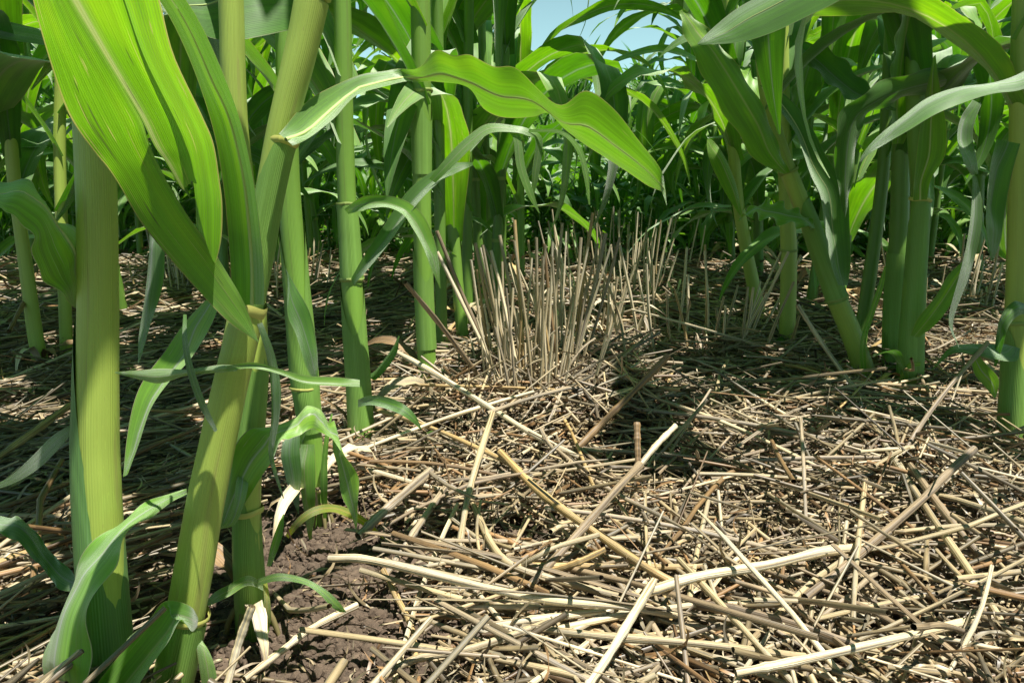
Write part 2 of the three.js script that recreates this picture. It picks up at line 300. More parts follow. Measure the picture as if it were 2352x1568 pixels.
for (let i = 0; i < 6; i++) {   // small late plants: a short stem hidden in leaves
  const r = rngOf(i * 13 + 7), root = new THREE.Group(); mesh('stalk', tubeGeo([V(0, -0.02, 0), V(0.01, 0.15, 0), V(0, 0.34, 0.01)], [0.009, 0.007, 0.004], { n: 12, m: 6 }), M.stalkDeep, root);
  for (let k = 0; k < 11; k++) addFree(root, pick(r, k < 4 ? pool.low : k < 9 ? pool.mid : pool.top), V(0, 0.03 + 0.028 * k, 0), k * 2.4 + between(r, -0.5, 0.5), (k < 4 ? 0.8 : 0.55) * between(r, 0.85, 1.15), lm(r));
  dwarfs.push(root);
}

// rows
const ROWAZ = THREE.MathUtils.degToRad(6.6), RD = V(Math.sin(ROWAZ), 0, -Math.cos(ROWAZ)), RN = V(Math.cos(ROWAZ), 0, Math.sin(ROWAZ)), SPACING = 0.74;
const rowOff0 = PY(900, 985).dot(RN);      // the row of stalks just left of the stubble
const capAt = (u, z) => u > 800 && u < 925 ? 0.30 + 0.048 * z : u > 1215 && u < 1600 ? 0.30 + 0.105 * z : 9;   // weak plants in two openings, through which the sky shows
const places = [];
{
  const r = rngOf(4242);
  for (let k = -16; k <= 16; k++) for (let t = -1.2; t < 26; t += 0.165) {
    const p = RN.clone().multiplyScalar(rowOff0 + k * SPACING + between(r, -0.035, 0.035)).addScaledVector(RD, t + between(r, -0.05, 0.05)); p.y = 0;
    const d = Math.hypot(p.x, p.z), az = r() * 6.28, sc = between(r, 0.9, 1.1), miss = r();
    if (miss < 0.26) continue;
    if ((k === 0) && -p.z < 1.28 && -p.z > -0.3) continue;      // the plants traced below stand here
    if (k === 1 && -p.z < 1.36) { if (-p.z > 0.32 || (-p.z > -0.72 && -p.z < 0.14)) continue; }
    if (k === -1 && -p.z < 0.85) continue;
    if (k <= -2 && -p.z < 0.3) continue;
    if (d < 0.5) continue;
    const ang = Math.abs(Math.atan2(p.x, -p.z));
    if (-p.z < 0 && d > 1.6) continue;
    if (-p.z > 0 && ang > 0.80 && d > 2.2) continue;
    const pr = -p.z > 0.1 ? project(V(p.x, 0.3, p.z)) : [0, 0, 0];
    places.push({ p, d, az, sc, u: pr[0], v: pr[1], k, r: r() });
  }
  for (let i = 0; i < 1300; i++) {   // small late plants between the rows farther back
    const z = lerp(2.9, 12, Math.pow(r(), 2.0)), x = between(r, -0.78, 0.78) * z, p = V(x, 0, -z), pr = project(V(x, 0.3, -z)); if (z < 3.3 && r() < 0.5) continue;
    places.push({ p, d: Math.hypot(x, z), az: r() * 6.28, sc: between(r, 0.85, 1.15), u: pr[0], v: pr[1], k: Math.round((p.dot(RN) - rowOff0) / SPACING), r: r(), small: between(r, 0.38, 0.62) });
  }
  for (let i = 0; i < 420; i++) {   // the rows close up farther back
    const k = Math.floor(between(r, -13, 14)), t = lerp(2.7, 14, r()), p = RN.clone().multiplyScalar(rowOff0 + k * SPACING).addScaledVector(RD, t); p.y = 0;
    if (p.z > -2.6 || Math.abs(Math.atan2(p.x, -p.z)) > 0.78) continue;
    const pr = project(V(p.x, 0.3, p.z)); places.push({ p, d: Math.hypot(p.x, p.z), az: r() * 6.28, sc: between(r, 0.85, 1.1), u: pr[0], v: pr[1], k, r: r() });
  }
  places.sort((a, b) => a.d - b.d);
}

// ------------------------------------------------------------------ traced plants in front
const tracePts = (rows, z) => rows.map(([u, v, , zz]) => PZ(u, v, zz ?? z));
const traceR = (rows, z) => rows.map(([u, v, w, zz]) => w * pxm(u, v, zz ?? z) / 2);
function heroPlant({ label, z, stalk, mat = M.stalk, sheaths = [], collars = [], leaves = [], top = 1.4, upper = 8, seed = 1, from = 0.42, azs, azf, dense, many, ws = 1 }) {
  const r = rngOf(seed * 17 + 3), pts = tracePts(stalk, z), rad = traceR(stalk, z).map((q) => q * ws), b = pts[0].clone(); b.y = Math.min(b.y, -0.015);
  pts[0] = b;
  const root = base('corn_plant', V(b.x, 0, b.z), label, 'corn plant', 'corn plants along the rows beside the stubble'), o = root.position;
  const last = pts[pts.length - 1].clone(), prev = pts[pts.length - 2], dir = last.clone().sub(prev).normalize(), nt = pts.length - 1, pts2 = pts.slice(), rad2 = rad.slice();
  let p = last.clone(); const d = dir.clone();
  while (p.y < top) { d.lerp(V(0, 1, 0), 0.22).normalize(); p = p.clone().addScaledVector(d, 0.13); pts2.push(p); rad2.push(Math.max(0.004, rad2[rad2.length - 1] * 0.94)); }
  mesh('stalk', shift(tubeGeo(pts2, rad2, { n: 120, m: 20 }), o), mat, root);
  for (const sh of sheaths) {   // [rows, open angle, drop, mat]
    const q = sh.rows; const g = tubeGeo(tracePts(q, sh.z ?? z), traceR(q, sh.z ?? z).map((x) => x * ws), { n: 30, m: 28, topCut: sh.drop ? (a) => 1 - sh.drop * Math.pow((1 + Math.cos(a - sh.open)) / 2, sh.sharp ?? 3) : null });
    const me = mesh('sheath', shift(g, o), sh.mat ?? M.sheath, root);
    if (sh.label) me.userData.label = sh.label;
  }
  for (const [u, v, w, h, tilt, zz] of collars) {
    const g = new THREE.CylinderGeometry(1.04, 1, 1, 24, 3, true), k = pxm(u, v, zz ?? z), pp = g.attributes.position;
    for (let i = 0; i < pp.count; i++) { const y = pp.getY(i), a = Math.atan2(pp.getZ(i), pp.getX(i)); const bul = 1 + 0.06 * (1 - 4 * y * y) + 0.03 * Math.sin(a * 5 + seed); pp.setXYZ(i, pp.getX(i) * bul * w / 2 * k * ws, y * h * k + 0.15 * h * k * Math.sin(a * 3 + seed * 2), pp.getZ(i) * bul * w / 2 * k * ws); }
    g.computeVertexNormals(); const m = mesh('collar', g, z > 0.7 && seed !== 11 ? M.ring : M.collar, root); m.position.copy(PZ(u, v, zz ?? z)).sub(o); m.rotation.z = tilt ?? 0;
  }
  for (const lf of leaves) {
    const g = lf.parts ? mergeGeometries(lf.parts.map((q) => blade(q.rows, q))) : blade(lf.rows, lf);
    const me = mesh('leaf', shift(g, o), lf.mat ?? M.leaf, root); if (lf.label) me.userData.label = lf.label;
    if (lf.rib) {   // raised midrib
      const c = g.userData.center.map((q) => q.clone()).filter((_, i) => i % 3 === 0).slice(0, -1), w = lf.rib;
      mesh('midrib', shift(tubeGeo(c, [w, w * 0.8, w * 0.45, w * 0.2], { n: 40, m: 6 }), o), M.rib, me);
    }
  }
  if (z > 0.42 && seed !== 18) {
    const R = rad[0];
    for (let k = 0; k < 7; k++) { const a = k * 0.9 + between(r, -0.2, 0.2), c = Math.cos(a), q = Math.sin(a), h = between(r, 0.012, 0.028); mesh('brace_root', tubeGeo([V(c * R * 0.8, h, q * R * 0.8), V(c * R * 1.35, h * 0.55, q * R * 1.35), V(c * R * 1.9, -0.012, q * R * 1.9)], [0.0024, 0.002, 0.0012], { n: 6, m: 6 }), M.brace, root); }
    for (let k = 0; k < 3; k++) { const m = mesh('dead_leaf', freeBlade({ seed: seed * 9 + k, len: between(r, 0.05, 0.13), w: between(r, 0.008, 0.016), e0: between(r, 50, 85), e1: between(r, -100, -40), twist: between(r, -2, 2), ruffle: 0.002, n: 10, half: 1 }), strawMats[pick(r, [0, 3, 1, 5])], root), a = r() * 6.28; m.position.set(Math.cos(a) * R * 0.9, between(r, 0.01, 0.05), -Math.sin(a) * R * 0.9); m.rotation.y = a; }
  }
  // the free leaves above
  const cc = curveOf(pts2), az0 = (azs ?? r() * 6.28); let i = 0;
  for (let y = from; y < top && i < 40; i++) {
    let t = 0, lo = 0, hi = 1; for (let q = 0; q < 20; q++) { t = (lo + hi) / 2; if (cc.getPoint(t).y < y) lo = t; else hi = t; }
    const pos = cc.getPoint(t).sub(o), a = dense && y > 0.5 && seed > 8 && seed < 16 ? between(r, -1.3, 1.2) : azf ? between(r, azf[0], azf[1]) : az0 + (i % 2) * Math.PI + between(r, -0.55, 0.55);
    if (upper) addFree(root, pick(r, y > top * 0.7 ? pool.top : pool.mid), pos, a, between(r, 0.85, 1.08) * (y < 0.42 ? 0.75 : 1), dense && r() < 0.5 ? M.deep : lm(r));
    y += many ? between(r, 0.07, 0.12) : dense && y < 0.62 ? between(r, 0.06, 0.10) : between(r, 0.19, 0.26);
  }
  return root;
}
const L1z = 0.333;
heroPlant({
  label: 'thick corn stalk nearest the camera, far left, behind the big torn leaf', z: 0.37, seed: 1, ws: 0.9, from: 0.56, top: 1.6, azf: [2.2, 4.2],
  stalk: [[264, 1640, 112], [250, 1500, 108], [234, 1300, 108], [226, 1130, 106], [222, 1000, 104], [224, 800, 98], [224, 600, 95], [220, 420, 96], [212, 250, 96], [204, 60, 94]],
  sheaths: [{ rows: [[262, 1640, 126], [249, 1500, 121], [232, 1300, 121], [222, 1130, 120], [219, 1000, 118], [221, 850, 112], [224, 715, 108]], open: 0.95, drop: 0.62, sharp: 1.6, mat: M.sheathGrey }],
  collars: [],
  leaves: [
    { label: 'broad bright green leaf torn along its midrib into three strips', mat: M.worn, parts: [
      { rows: [[60, -60, 130, -60, .20, -.01], [76, 0, 160, 0, .215, -.01], [110, 130, 238, 130, .245, -.01], [160, 270, 318, 262, .275, -.012], [215, 345, 344, 335, .292, -.012], [265, 412, 374, 400, .305, -.012], [330, 520, 434, 500, .32, -.01], [430, 640, 505, 600, .333, -.008], [520, 735, 558, 692, .342, -.004], [592, 786, 593, 784, .346, 0]], u0: 0, u1: 0.47, half: 5, ruffle: 0.0012, seed: 3, n: 60 },
      { rows: [[130, -60, 262, -60, .20, -.004], [160, 0, 285, 0, .215, -.004], [238, 130, 330, 130, .245, -.004], [318, 262, 395, 262, .273, -.002], [354, 335, 425, 330, .286, -.002], [384, 378, 438, 368, .292, -.002], [416, 434, 447, 410, .30, -.002]], u0: 0.47, u1: 0.78, half: 4, seed: 3, n: 44, tear: 0.004 },
      { rows: [[262, -60, 345, -60, .20, .008], [285, 0, 366, 0, .215, .008], [330, 130, 400, 130, .245, .01], [395, 262, 462, 262, .273, .012], [425, 330, 490, 330, .288, .012], [440, 395, 503, 410, .302, .012], [448, 460, 510, 470, .314, .012], [452, 540, 508, 545, .327, .01], [472, 590, 497, 595, .335, .006], [488, 612, 489, 612, .34, 0]], u0: 0.78, u1: 1, half: 3, seed: 3, n: 44 }] },
    { label: 'folded grey-green leaf arching out to the left', mat: M.pale, rib: 0.001, rows: [[180, 690, 172, 708, .38, .0], [180, 606, 130, 666, .372, .03, .004], [172, 528, 90, 634, .366, .04, .008], [122, 503, 75, 575, .36, .04, .008], [98, 464, 68, 530, .354, .03, .006], [62, 414, 30, 500, .348, .03, .004], [0, 418, 0, 474, .342, .03], [-60, 430, -60, 462, .338, .02]], ruffle: 0.001, seed: 5 },
    { label: 'pale twisted lower leaf curling round the stalk foot', mat: M.pale, rows: [[428, 1122, 428, 1134, .392, 0], [380, 1136, 388, 1156, .382, .004], [330, 1160, 345, 1185, .366, .01], [278, 1190, 300, 1225, .352, .014], [225, 1238, 262, 1285, .344, .016], [175, 1320, 232, 1345, .342, .02, .004], [138, 1410, 205, 1430, .34, .024, .006], [112, 1500, 196, 1520, .336, .026, .006], [104, 1600, 188, 1620, .33, .026]], ruffle: 0.003, ruffleN: 3, seed: 8 },
    { mat: M.deep, rows: [[205, 1350, 200, 1352, .372, 0], [150, 1300, 140, 1355, .385, .01], [112, 1262, 100, 1310, .395, .012], [60, 1200, 45, 1250, .405, .014, .004], [15, 1185, -5, 1225, .41, .014], [-50, 1195, -60, 1225, .415, .01]], ruffle: 0.002, seed: 9 },
    { mat: M.deep, rows: [[172, 970, 172, 985, .385, 0], [120, 1000, 130, 1035, .40, .006], [70, 1050, 85, 1078, .42, .008], [20, 1095, 30, 1110, .44, .004], [-30, 1120, -25, 1128, .45, 0]], seed: 10 },
  ],
});
heroPlant({
  label: 'leaning pale green corn stalk in front with a long leaf arching right', z: 0.376, seed: 2, ws: 0.86, from: 0.60, top: 1.6, azf: [2.0, 4.4],
  stalk: [[382, 1640, 92], [400, 1560, 92], [440, 1330, 92], [472, 1150, 90], [508, 980, 86], [535, 860, 84], [556, 740, 80], [590, 580, 74], [617, 440, 70], [650, 280, 76], [690, 120, 84], [716, 0, 90], [735, -90, 92]],
  sheaths: [
    { rows: [[398, 1560, 100], [440, 1330, 100], [472, 1150, 98], [506, 985, 93], [534, 860, 90], [556, 770, 88], [568, 712, 84]], open: 3.6, drop: 0.25, sharp: 3, mat: M.stalk },
    { rows: [[560, 740, 84], [590, 600, 82], [616, 460, 78], [640, 350, 78], [652, 318, 76]], open: -1.4, drop: 0.35, sharp: 2 },
    { rows: [[372, 1660, 106], [402, 1540, 108], [425, 1440, 106], [432, 1412, 104]], open: 2.2, drop: 0.3 }],
  collars: [[572, 708, 84, 26, -0.28], [650, 322, 78, 16, -0.25], [430, 1412, 106, 16, -0.2]],
  leaves: [
    { label: 'upright strap leaf rising from the yellow collar', rib: 0.0011, rows: [[532, 706, 606, 700, .358, .004, .004], [530, 640, 606, 640, .357, .006, .004], [525, 560, 600, 555, .356, .008, .004], [514, 440, 584, 430, .347, .01, .004], [492, 310, 552, 280, .335, .012, .003], [452, 180, 500, 140, .318, .012], [400, 60, 440, 20, .30, .01], [340, -40, 372, -60, .285, .006]], seed: 12 },
    { label: 'long wavy leaf arching over the stubble to the right', rib: 0.0010, parts: null, rows: [[640, 306, 672, 334, .358, .0], [682, 262, 722, 314, .368, .012, .004], [738, 212, 765, 274, .385, .016, .005], [828, 166, 822, 212, .41, .016, .004], [900, 160, 912, 192, .43, .014, .002], [958, 150, 975, 182, .445, -0.032, -0.003], [1000, 118, 1018, 192, .455, -0.040, -0.003], [1040, 132, 1078, 206, .465, -0.040, -0.003], [1080, 122, 1110, 245, .472, -0.040, -0.003], [1135, 150, 1160, 268, .48, -0.040, -0.003], [1182, 158, 1225, 272, .486, -0.040, -0.003], [1235, 205, 1262, 262, .492, -0.036, -0.003], [1290, 236, 1308, 300, .497, -0.036, -0.004], [1345, 208, 1362, 345, .50, -0.040, -0.004], [1405, 250, 1420, 385, .502, -0.036, -0.004], [1462, 312, 1475, 415, .502, -0.028, -0.003], [1512, 372, 1508, 432, .50, -0.016, -0.003], [1528, 425, 1524, 446, .50, .003], [1532, 470, 1531, 472, .50, 0]], n: 90, seed: 14, ruffle: 0.0015 },
    { label: 'glossy strap leaf bent over at the stalk foot', mat: M.leaf, rows: [[455, 1420, 452, 1440, .362, 0], [440, 1395, 440, 1450, .35, .004], [405, 1380, 425, 1432, .343, .006, -.003], [372, 1384, 412, 1425, .34, .01, -.006], [340, 1425, 385, 1475, .338, .012, -.006], [295, 1478, 345, 1530, .336, .012, -.006], [240, 1545, 300, 1600, .333, .012, -.005], [200, 1600, 262, 1650, .33, .01, -.004]], seed: 16 },
    { mat: M.leaf, rows: [[340, 1440, 350, 1445, .372, 0], [325, 1440, 345, 1450, .36, .004], [290, 1470, 315, 1490, .352, .006], [262, 1530, 290, 1540, .346, .006], [245, 1600, 275, 1610, .342, .004]], seed: 17 },
    { label: 'thin withered leaf lying across the leaning stalk', mat: M.young, rows: [[545, 838, 545, 852, .352, 0], [500, 838, 500, 856, .352, 0, .001], [430, 848, 430, 862, .352, 0, .001], [370, 846, 368, 880, .355, 0, .002], [320, 850, 322, 872, .358, 0, .001], [264, 854, 264, 857, .362, 0]], seed: 18 },
    { mat: M.pale, rows: [[520, 840, 520, 850, .351, 0], [580, 832, 580, 846, .352, 0, .001], [640, 846, 638, 858, .354, .002, .001], [700, 862, 698, 880, .357, .004, .002], [770, 866, 768, 886, .36, .005, .002], [826, 872, 826, 888, .362, .004]], seed: 19 },
    { mat: M.deep, rows: [[420, 722, 428, 722, .36, 0], [418, 780, 430, 778, .352, 0], [428, 850, 444, 845, .348, .002], [455, 930, 470, 920, .346, .002], [492, 992, 499, 988, .345, 0]], seed: 20 },
    { mat: M.deep, rows: [[590, 745, 602, 740, .372, 0], [612, 820, 630, 812, .368, .004], [622, 900, 645, 895, .366, .006, .002], [622, 970, 640, 968, .366, .004, .001], [616, 1040, 628, 1040, .368, .002], [630, 1095, 638, 1092, .372, 0], [650, 1145, 652, 1144, .376, 0]], seed: 21 },
    { mat: M.young, rows: [[455, 1470, 462, 1468, .375, 0], [450, 1480, 482, 1500, .37, .004], [455, 1520, 495, 1540, .366, .006], [462, 1570, 500, 1590, .364, .006], [470, 1640, 495, 1650, .366, 0]], seed: 22 },
    { label: 'dark leaf underside hanging across the top', mat: M.deep, rib: 0.0012, rows: [[705, -60, 700, 60, .47, .0], [640, -80, 650, 72, .47, .02, .004], [560, -80, 590, 85, .465, .03, .005], [500, -60, 540, 92, .46, .03, .005], [440, -40, 478, 85, .455, .02, .003], [380, -20, 400, 40, .45, .01], [330, -10, 332, 5, .45, 0]], seed: 23 },
  ],
});
heroPlant({
  label: 'short shaded corn stalk with a brown papery foot on bare soil', z: 0.445, seed: 3, from: 0.55, azf: [2.0, 4.2], mat: M.stalk,
  stalk: [[582, 1500, 72], [578, 1420, 68], [570, 1280, 64], [567, 1170, 60], [574, 1010, 58], [588, 850, 54], [580, 650, 52], [560, 450, 52], [542, 300, 54], [534, 150, 56], [530, 0, 56]],
  sheaths: [{ rows: [[582, 1490, 76], [578, 1420, 74], [570, 1280, 70], [567, 1180, 66], [568, 1090, 62]], open: 1.2, drop: 0.35 }, { rows: [[568, 1090, 64], [574, 1000, 64], [586, 860, 60], [582, 760, 58]], open: 0.4, drop: 0.3 }],
  collars: [[567, 1170, 68, 14, 0]],
  leaves: [
    { label: 'pale wrinkled leaf bending up and over', mat: M.pale, rows: [[505, 1212, 512, 1214, .43, 0], [515, 1130, 545, 1180, .422, .004], [530, 1050, 590, 1105, .415, .008, .003], [560, 1000, 632, 1050, .412, .01, .004], [590, 978, 648, 1010, .414, .012, .003], [645, 972, 668, 1002, .42, .012], [680, 962, 692, 1000, .425, .01, -.003], [705, 930, 715, 985, .43, .01, -.004], [735, 940, 735, 990, .434, .008], [752, 972, 762, 1010, .436, .006], [770, 968, 785, 1040, .436, .01], [766, 1035, 800, 1050, .432, .012, .001], [772, 1085, 818, 1092, .43, .01, .001], [786, 1135, 822, 1140, .428, .006], [805, 1178, 822, 1180, .428, .002], [816, 1215, 818, 1216, .43, 0]], n: 90, ruffle: 0.002, seed: 31 },
    { mat: M.pale, rows: [[545, 1090, 570, 1095, .42, 0], [540, 1120, 568, 1125, .415, .004], [535, 1160, 556, 1168, .412, .004], [520, 1200, 538, 1205, .415, .002], [502, 1214, 506, 1215, .42, 0]], seed: 32 },
    { mat: M.young, rows: [[612, 1345, 612, 1360, .438, 0], [570, 1322, 570, 1345, .425, .002], [520, 1345, 528, 1368, .418, .004], [490, 1362, 500, 1382, .415, .004], [462, 1395, 464, 1398, .415, 0]], seed: 33 },
    { label: 'thin leaf drooping right onto the bare soil', mat: M.leaf, rows: [[590, 1330, 590, 1345, .43, 0], [640, 1316, 640, 1334, .422, .002], [700, 1328, 698, 1342, .418, .004], [745, 1352, 735, 1366, .418, .004], [775, 1378, 758, 1392, .42, .004], [796, 1406, 780, 1406, .424, .0]], seed: 34 },
    { mat: M.yellow, rows: [[610, 1460, 612, 1452, .43, 0], [600, 1430, 622, 1425, .426, 0], [606, 1380, 620, 1380, .426, 0], [602, 1330, 612, 1330, .43, 0]], seed: 35, label: 'brown papery dead leaf at the foot' },
    { mat: M.worn, rows: [[612, 1300, 622, 1300, .44, 0], [622, 1250, 640, 1256, .44, 0], [636, 1210, 650, 1220, .445, 0], [650, 1180, 652, 1182, .45, 0]], seed: 36 },
    { label: 'dark half-hidden leaf hanging between the two front stalks', mat: M.deep, rows: [[338, 500, 372, 510, .50, 0], [342, 570, 378, 580, .50, .01, .004], [332, 680, 372, 660, .50, .01, .004], [318, 770, 345, 745, .50, .006], [316, 834, 320, 832, .50, 0]], seed: 37 },
    { label: 'grey folded leaf standing between the two front stalks', mat: M.pale, rows: [[282, 1095, 292, 1090, .47, 0], [290, 1010, 318, 1020, .475, .006, .003], [305, 930, 345, 940, .48, .008, .005], [330, 870, 385, 880, .485, .01, .006], [375, 810, 440, 820, .49, .01, .005], [420, 745, 485, 745, .495, .01], [470, 690, 510, 680, .50, 0]], seed: 38 },
  ],
});
heroPlant({
  label: 'shaded corn stalk with a yellowing lower leaf beside bare soil', z: 0.615, seed: 4, from: 0.36, dense: 1, azf: [1.9, 4.3], mat: M.stalkMid,
  stalk: [[735, 1215, 40], [728, 1150, 42], [720, 1050, 46], [708, 950, 50], [697, 850, 54], [685, 700, 54], [672, 560, 52], [662, 400, 50], [658, 250, 48], [655, 80, 46]],
  sheaths: [{ rows: [[716, 990, 54], [706, 930, 60], [697, 850, 66], [688, 740, 64], [676, 600, 60], [668, 500, 58]], open: 0.3, drop: 0.4 }],
  collars: [[698, 888, 64, 8, 0]],
  leaves: [
    { mat: M.worn, label: 'hanging leaf with a brown yellow tip', rows: [[690, 1020, 722, 1020, .58, .006], [684, 1080, 724, 1075, .575, .008, .003], [692, 1140, 724, 1135, .575, .008, .003], [700, 1190, 722, 1190, .58, .004], [708, 1235, 716, 1230, .584, 0], [722, 1276, 723, 1275, .59, 0]], seed: 41 },
    { mat: M.yellow, label: 'yellow arching withered leaf', rows: [[655, 1230, 662, 1236, .56, 0], [680, 1192, 690, 1206, .55, .002], [720, 1164, 722, 1184, .545, .004], [765, 1158, 762, 1176, .545, .004], [810, 1172, 802, 1190, .548, .004], [850, 1200, 842, 1212, .55, .002], [882, 1236, 880, 1238, .555, 0]], seed: 42 },
    { mat: M.leaf, rows: [[742, 1190, 750, 1190, .6, 0], [735, 1120, 752, 1115, .59, 0], [738, 1060, 752, 1058, .59, 0], [746, 1000, 756, 1000, .592, 0], [760, 950, 764, 950, .6, 0]], seed: 43 },
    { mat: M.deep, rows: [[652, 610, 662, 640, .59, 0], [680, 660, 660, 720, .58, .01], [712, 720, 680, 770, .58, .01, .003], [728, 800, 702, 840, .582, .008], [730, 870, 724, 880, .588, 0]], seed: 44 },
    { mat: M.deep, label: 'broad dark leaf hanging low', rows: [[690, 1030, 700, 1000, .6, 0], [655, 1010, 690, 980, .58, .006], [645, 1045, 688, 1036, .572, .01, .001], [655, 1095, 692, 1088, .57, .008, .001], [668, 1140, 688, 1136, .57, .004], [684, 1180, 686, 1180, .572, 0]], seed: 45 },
  ],
});
heroPlant({
  label: 'straight corn stalk left of the stubble, long dark leaf at its foot', z: 0.79, seed: 5, from: 0.34, dense: 1, azf: [1.9, 4.3], mat: M.stalkMid,
  stalk: [[834, 1055, 60], [828, 960, 56], [820, 850, 54], [812, 720, 50], [804, 580, 46], [795, 420, 42], [791, 260, 40], [787, 60, 40]],
  sheaths: [{ rows: [[832, 1030, 62], [822, 870, 58], [814, 760, 56], [808, 650, 54]], open: 0.2, drop: 0.35 }, { rows: [[808, 640, 54], [802, 540, 50], [797, 470, 48]], open: 3, drop: 0.3 }],
  collars: [[808, 640, 54, 8, 0], [797, 468, 46, 8, 0]],
  leaves: [
    { label: 'bright leaf arching down to the first stubble straws', rows: [[790, 480, 800, 492, .77, 0], [832, 452, 842, 480, .75, .006, .003], [880, 448, 888, 476, .74, .008, .004], [930, 460, 925, 492, .735, .01, .004], [968, 490, 945, 520, .735, .012, .004], [992, 535, 968, 560, .738, .012, .004], [1006, 590, 986, 605, .742, .008], [1012, 662, 1010, 662, .75, 0]], seed: 51 },
    { mat: M.deep, label: 'grey leaf lifting up towards the right', rows: [[806, 640, 812, 655, .76, 0], [840, 580, 850, 612, .75, .006, .003], [880, 520, 892, 560, .745, .01, .004], [935, 440, 948, 480, .745, .012, .004], [990, 395, 1000, 425, .75, .012, .003], [1040, 375, 1046, 398, .755, .008], [1085, 372, 1086, 380, .76, 0]], seed: 52 },
    { mat: M.leaf, label: 'leaf that splits into three hanging ribbons', parts: [
      { rows: [[985, 410, 1000, 420, .745, 0], [1035, 350, 1050, 372, .74, .006], [1075, 312, 1085, 338, .738, .008], [1120, 284, 1126, 306, .736, .008], [1180, 288, 1182, 304, .736, .006], [1215, 296, 1212, 312, .738, .004], [1246, 320, 1230, 325, .74, .002], [1238, 400, 1222, 395, .742, .002], [1226, 450, 1222, 450, .745, 0]], seed: 53 },
      { rows: [[1170, 290, 1170, 304, .737, 0], [1195, 312, 1180, 322, .735, .003], [1206, 380, 1186, 380, .735, .003], [1225, 440, 1210, 445, .736, .002], [1240, 490, 1238, 490, .738, 0]], seed: 54 },
      { rows: [[1215, 296, 1214, 303, .738, 0], [1290, 300, 1286, 308, .736, .001], [1335, 340, 1324, 346, .735, .002], [1352, 400, 1340, 402, .735, .002], [1356, 470, 1352, 470, .736, 0]], seed: 55 }] },
    { mat: M.deep, label: 'dark leaf drooping right near the ground', rows: [[822, 918, 822, 935, .76, 0], [848, 908, 850, 930, .745, .006, .003], [890, 912, 885, 938, .735, .008, .004], [930, 930, 920, 952, .73, .008], [955, 955, 945, 968, .73, .004], [968, 985, 966, 986, .735, 0]], seed: 56 },
    { mat: M.deep, rows: [[840, 860, 846, 866, .8, 0], [862, 850, 866, 870, .8, .004], [900, 800, 908, 818, .8, .004], [915, 770, 918, 772, .8, 0]], seed: 57 },
  ],
});
heroPlant({
  label: 'straight corn stalk just left of the big stubble clump', z: 0.985, seed: 6, from: 0.40, dense: 1, azf: [1.9, 4.2], mat: M.stalkMid,
  stalk: [[986, 938, 42], [980, 820, 42], [974, 680, 42], [970, 530, 42], [968, 380, 42], [968, 220, 44], [966, 40, 46]],
  sheaths: [{ rows: [[980, 800, 46], [974, 680, 46], [970, 560, 46]], open: 0.4, drop: 0.35 }, { rows: [[969, 400, 46], [968, 300, 48], [968, 205, 50]], open: 1, drop: 0.4 }],
  collars: [[968, 208, 50, 8, 0]],
  leaves: [
    { mat: M.yellow, label: 'small yellow leaf at the foot', rows: [[985, 900, 992, 910, .955, 0], [1000, 905, 1002, 925, .95, 0], [1020, 915, 1018, 935, .95, 0], [1030, 930, 1028, 935, .955, 0]], seed: 61 },
    { mat: M.yellow, rows: [[980, 850, 990, 856, .96, 0], [968, 890, 985, 895, .955, 0], [966, 930, 985, 935, .953, 0], [980, 945, 990, 940, .956, 0]], seed: 62 },
    { mat: M.leaf, rows: [[880, 1042, 884, 1046, .80, 0], [905, 1000, 915, 1018, .80, .004], [945, 1010, 950, 1030, .80, .004], [985, 990, 990, 1010, .80, .004], [1008, 985, 1010, 988, .80, 0]], seed: 63 },
  ],
});
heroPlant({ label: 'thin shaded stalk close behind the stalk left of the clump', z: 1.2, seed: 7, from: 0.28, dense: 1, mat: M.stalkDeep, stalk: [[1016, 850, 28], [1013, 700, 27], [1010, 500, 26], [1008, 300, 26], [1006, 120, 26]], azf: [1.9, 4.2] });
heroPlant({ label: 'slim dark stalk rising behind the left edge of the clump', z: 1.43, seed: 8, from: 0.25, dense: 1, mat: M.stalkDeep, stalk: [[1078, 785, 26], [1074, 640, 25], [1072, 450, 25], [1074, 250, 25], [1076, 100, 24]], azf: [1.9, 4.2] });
heroPlant({
  label: 'upright pale stalk right of the stubble, catching the sun', z: 1.26, seed: 9, top: 0.9, from: 0.28, dense: 1, azf: [-1.3, 1.5], mat: M.stalk,
  stalk: [[1806, 834, 36], [1810, 720, 36], [1812, 580, 36], [1806, 420, 34], [1799, 250, 32]],
  collars: [[1812, 575, 38, 6, 0]],
  leaves: [{ mat: M.deep, rows: [[1815, 300, 1830, 300, 1.24, 0], [1815, 240, 1860, 245, 1.22, -.02, .006], [1825, 190, 1885, 200, 1.2, -.03, .008], [1845, 140, 1890, 150, 1.18, -.03, .006], [1875, 95, 1880, 98, 1.16, 0]], ruffle: .003, seed: 72, label: 'upright lime leaf above the pale stalk' }, { mat: M.pale, rows: [[1660, 190, 1655, 200, 1.3, 0], [1705, 150, 1690, 215, 1.27, .04, .004], [1735, 175, 1712, 255, 1.25, .05, .005], [1755, 240, 1735, 300, 1.24, .04], [1762, 310, 1758, 318, 1.24, 0]], ruffle: .004, seed: 73 }, { mat: M.deep, rows: [[1800, 770, 1806, 790, 1.24, 0], [1760, 790, 1768, 815, 1.23, .006], [1710, 810, 1716, 840, 1.22, .006], [1650, 845, 1652, 858, 1.22, 0]], seed: 71 }],
});
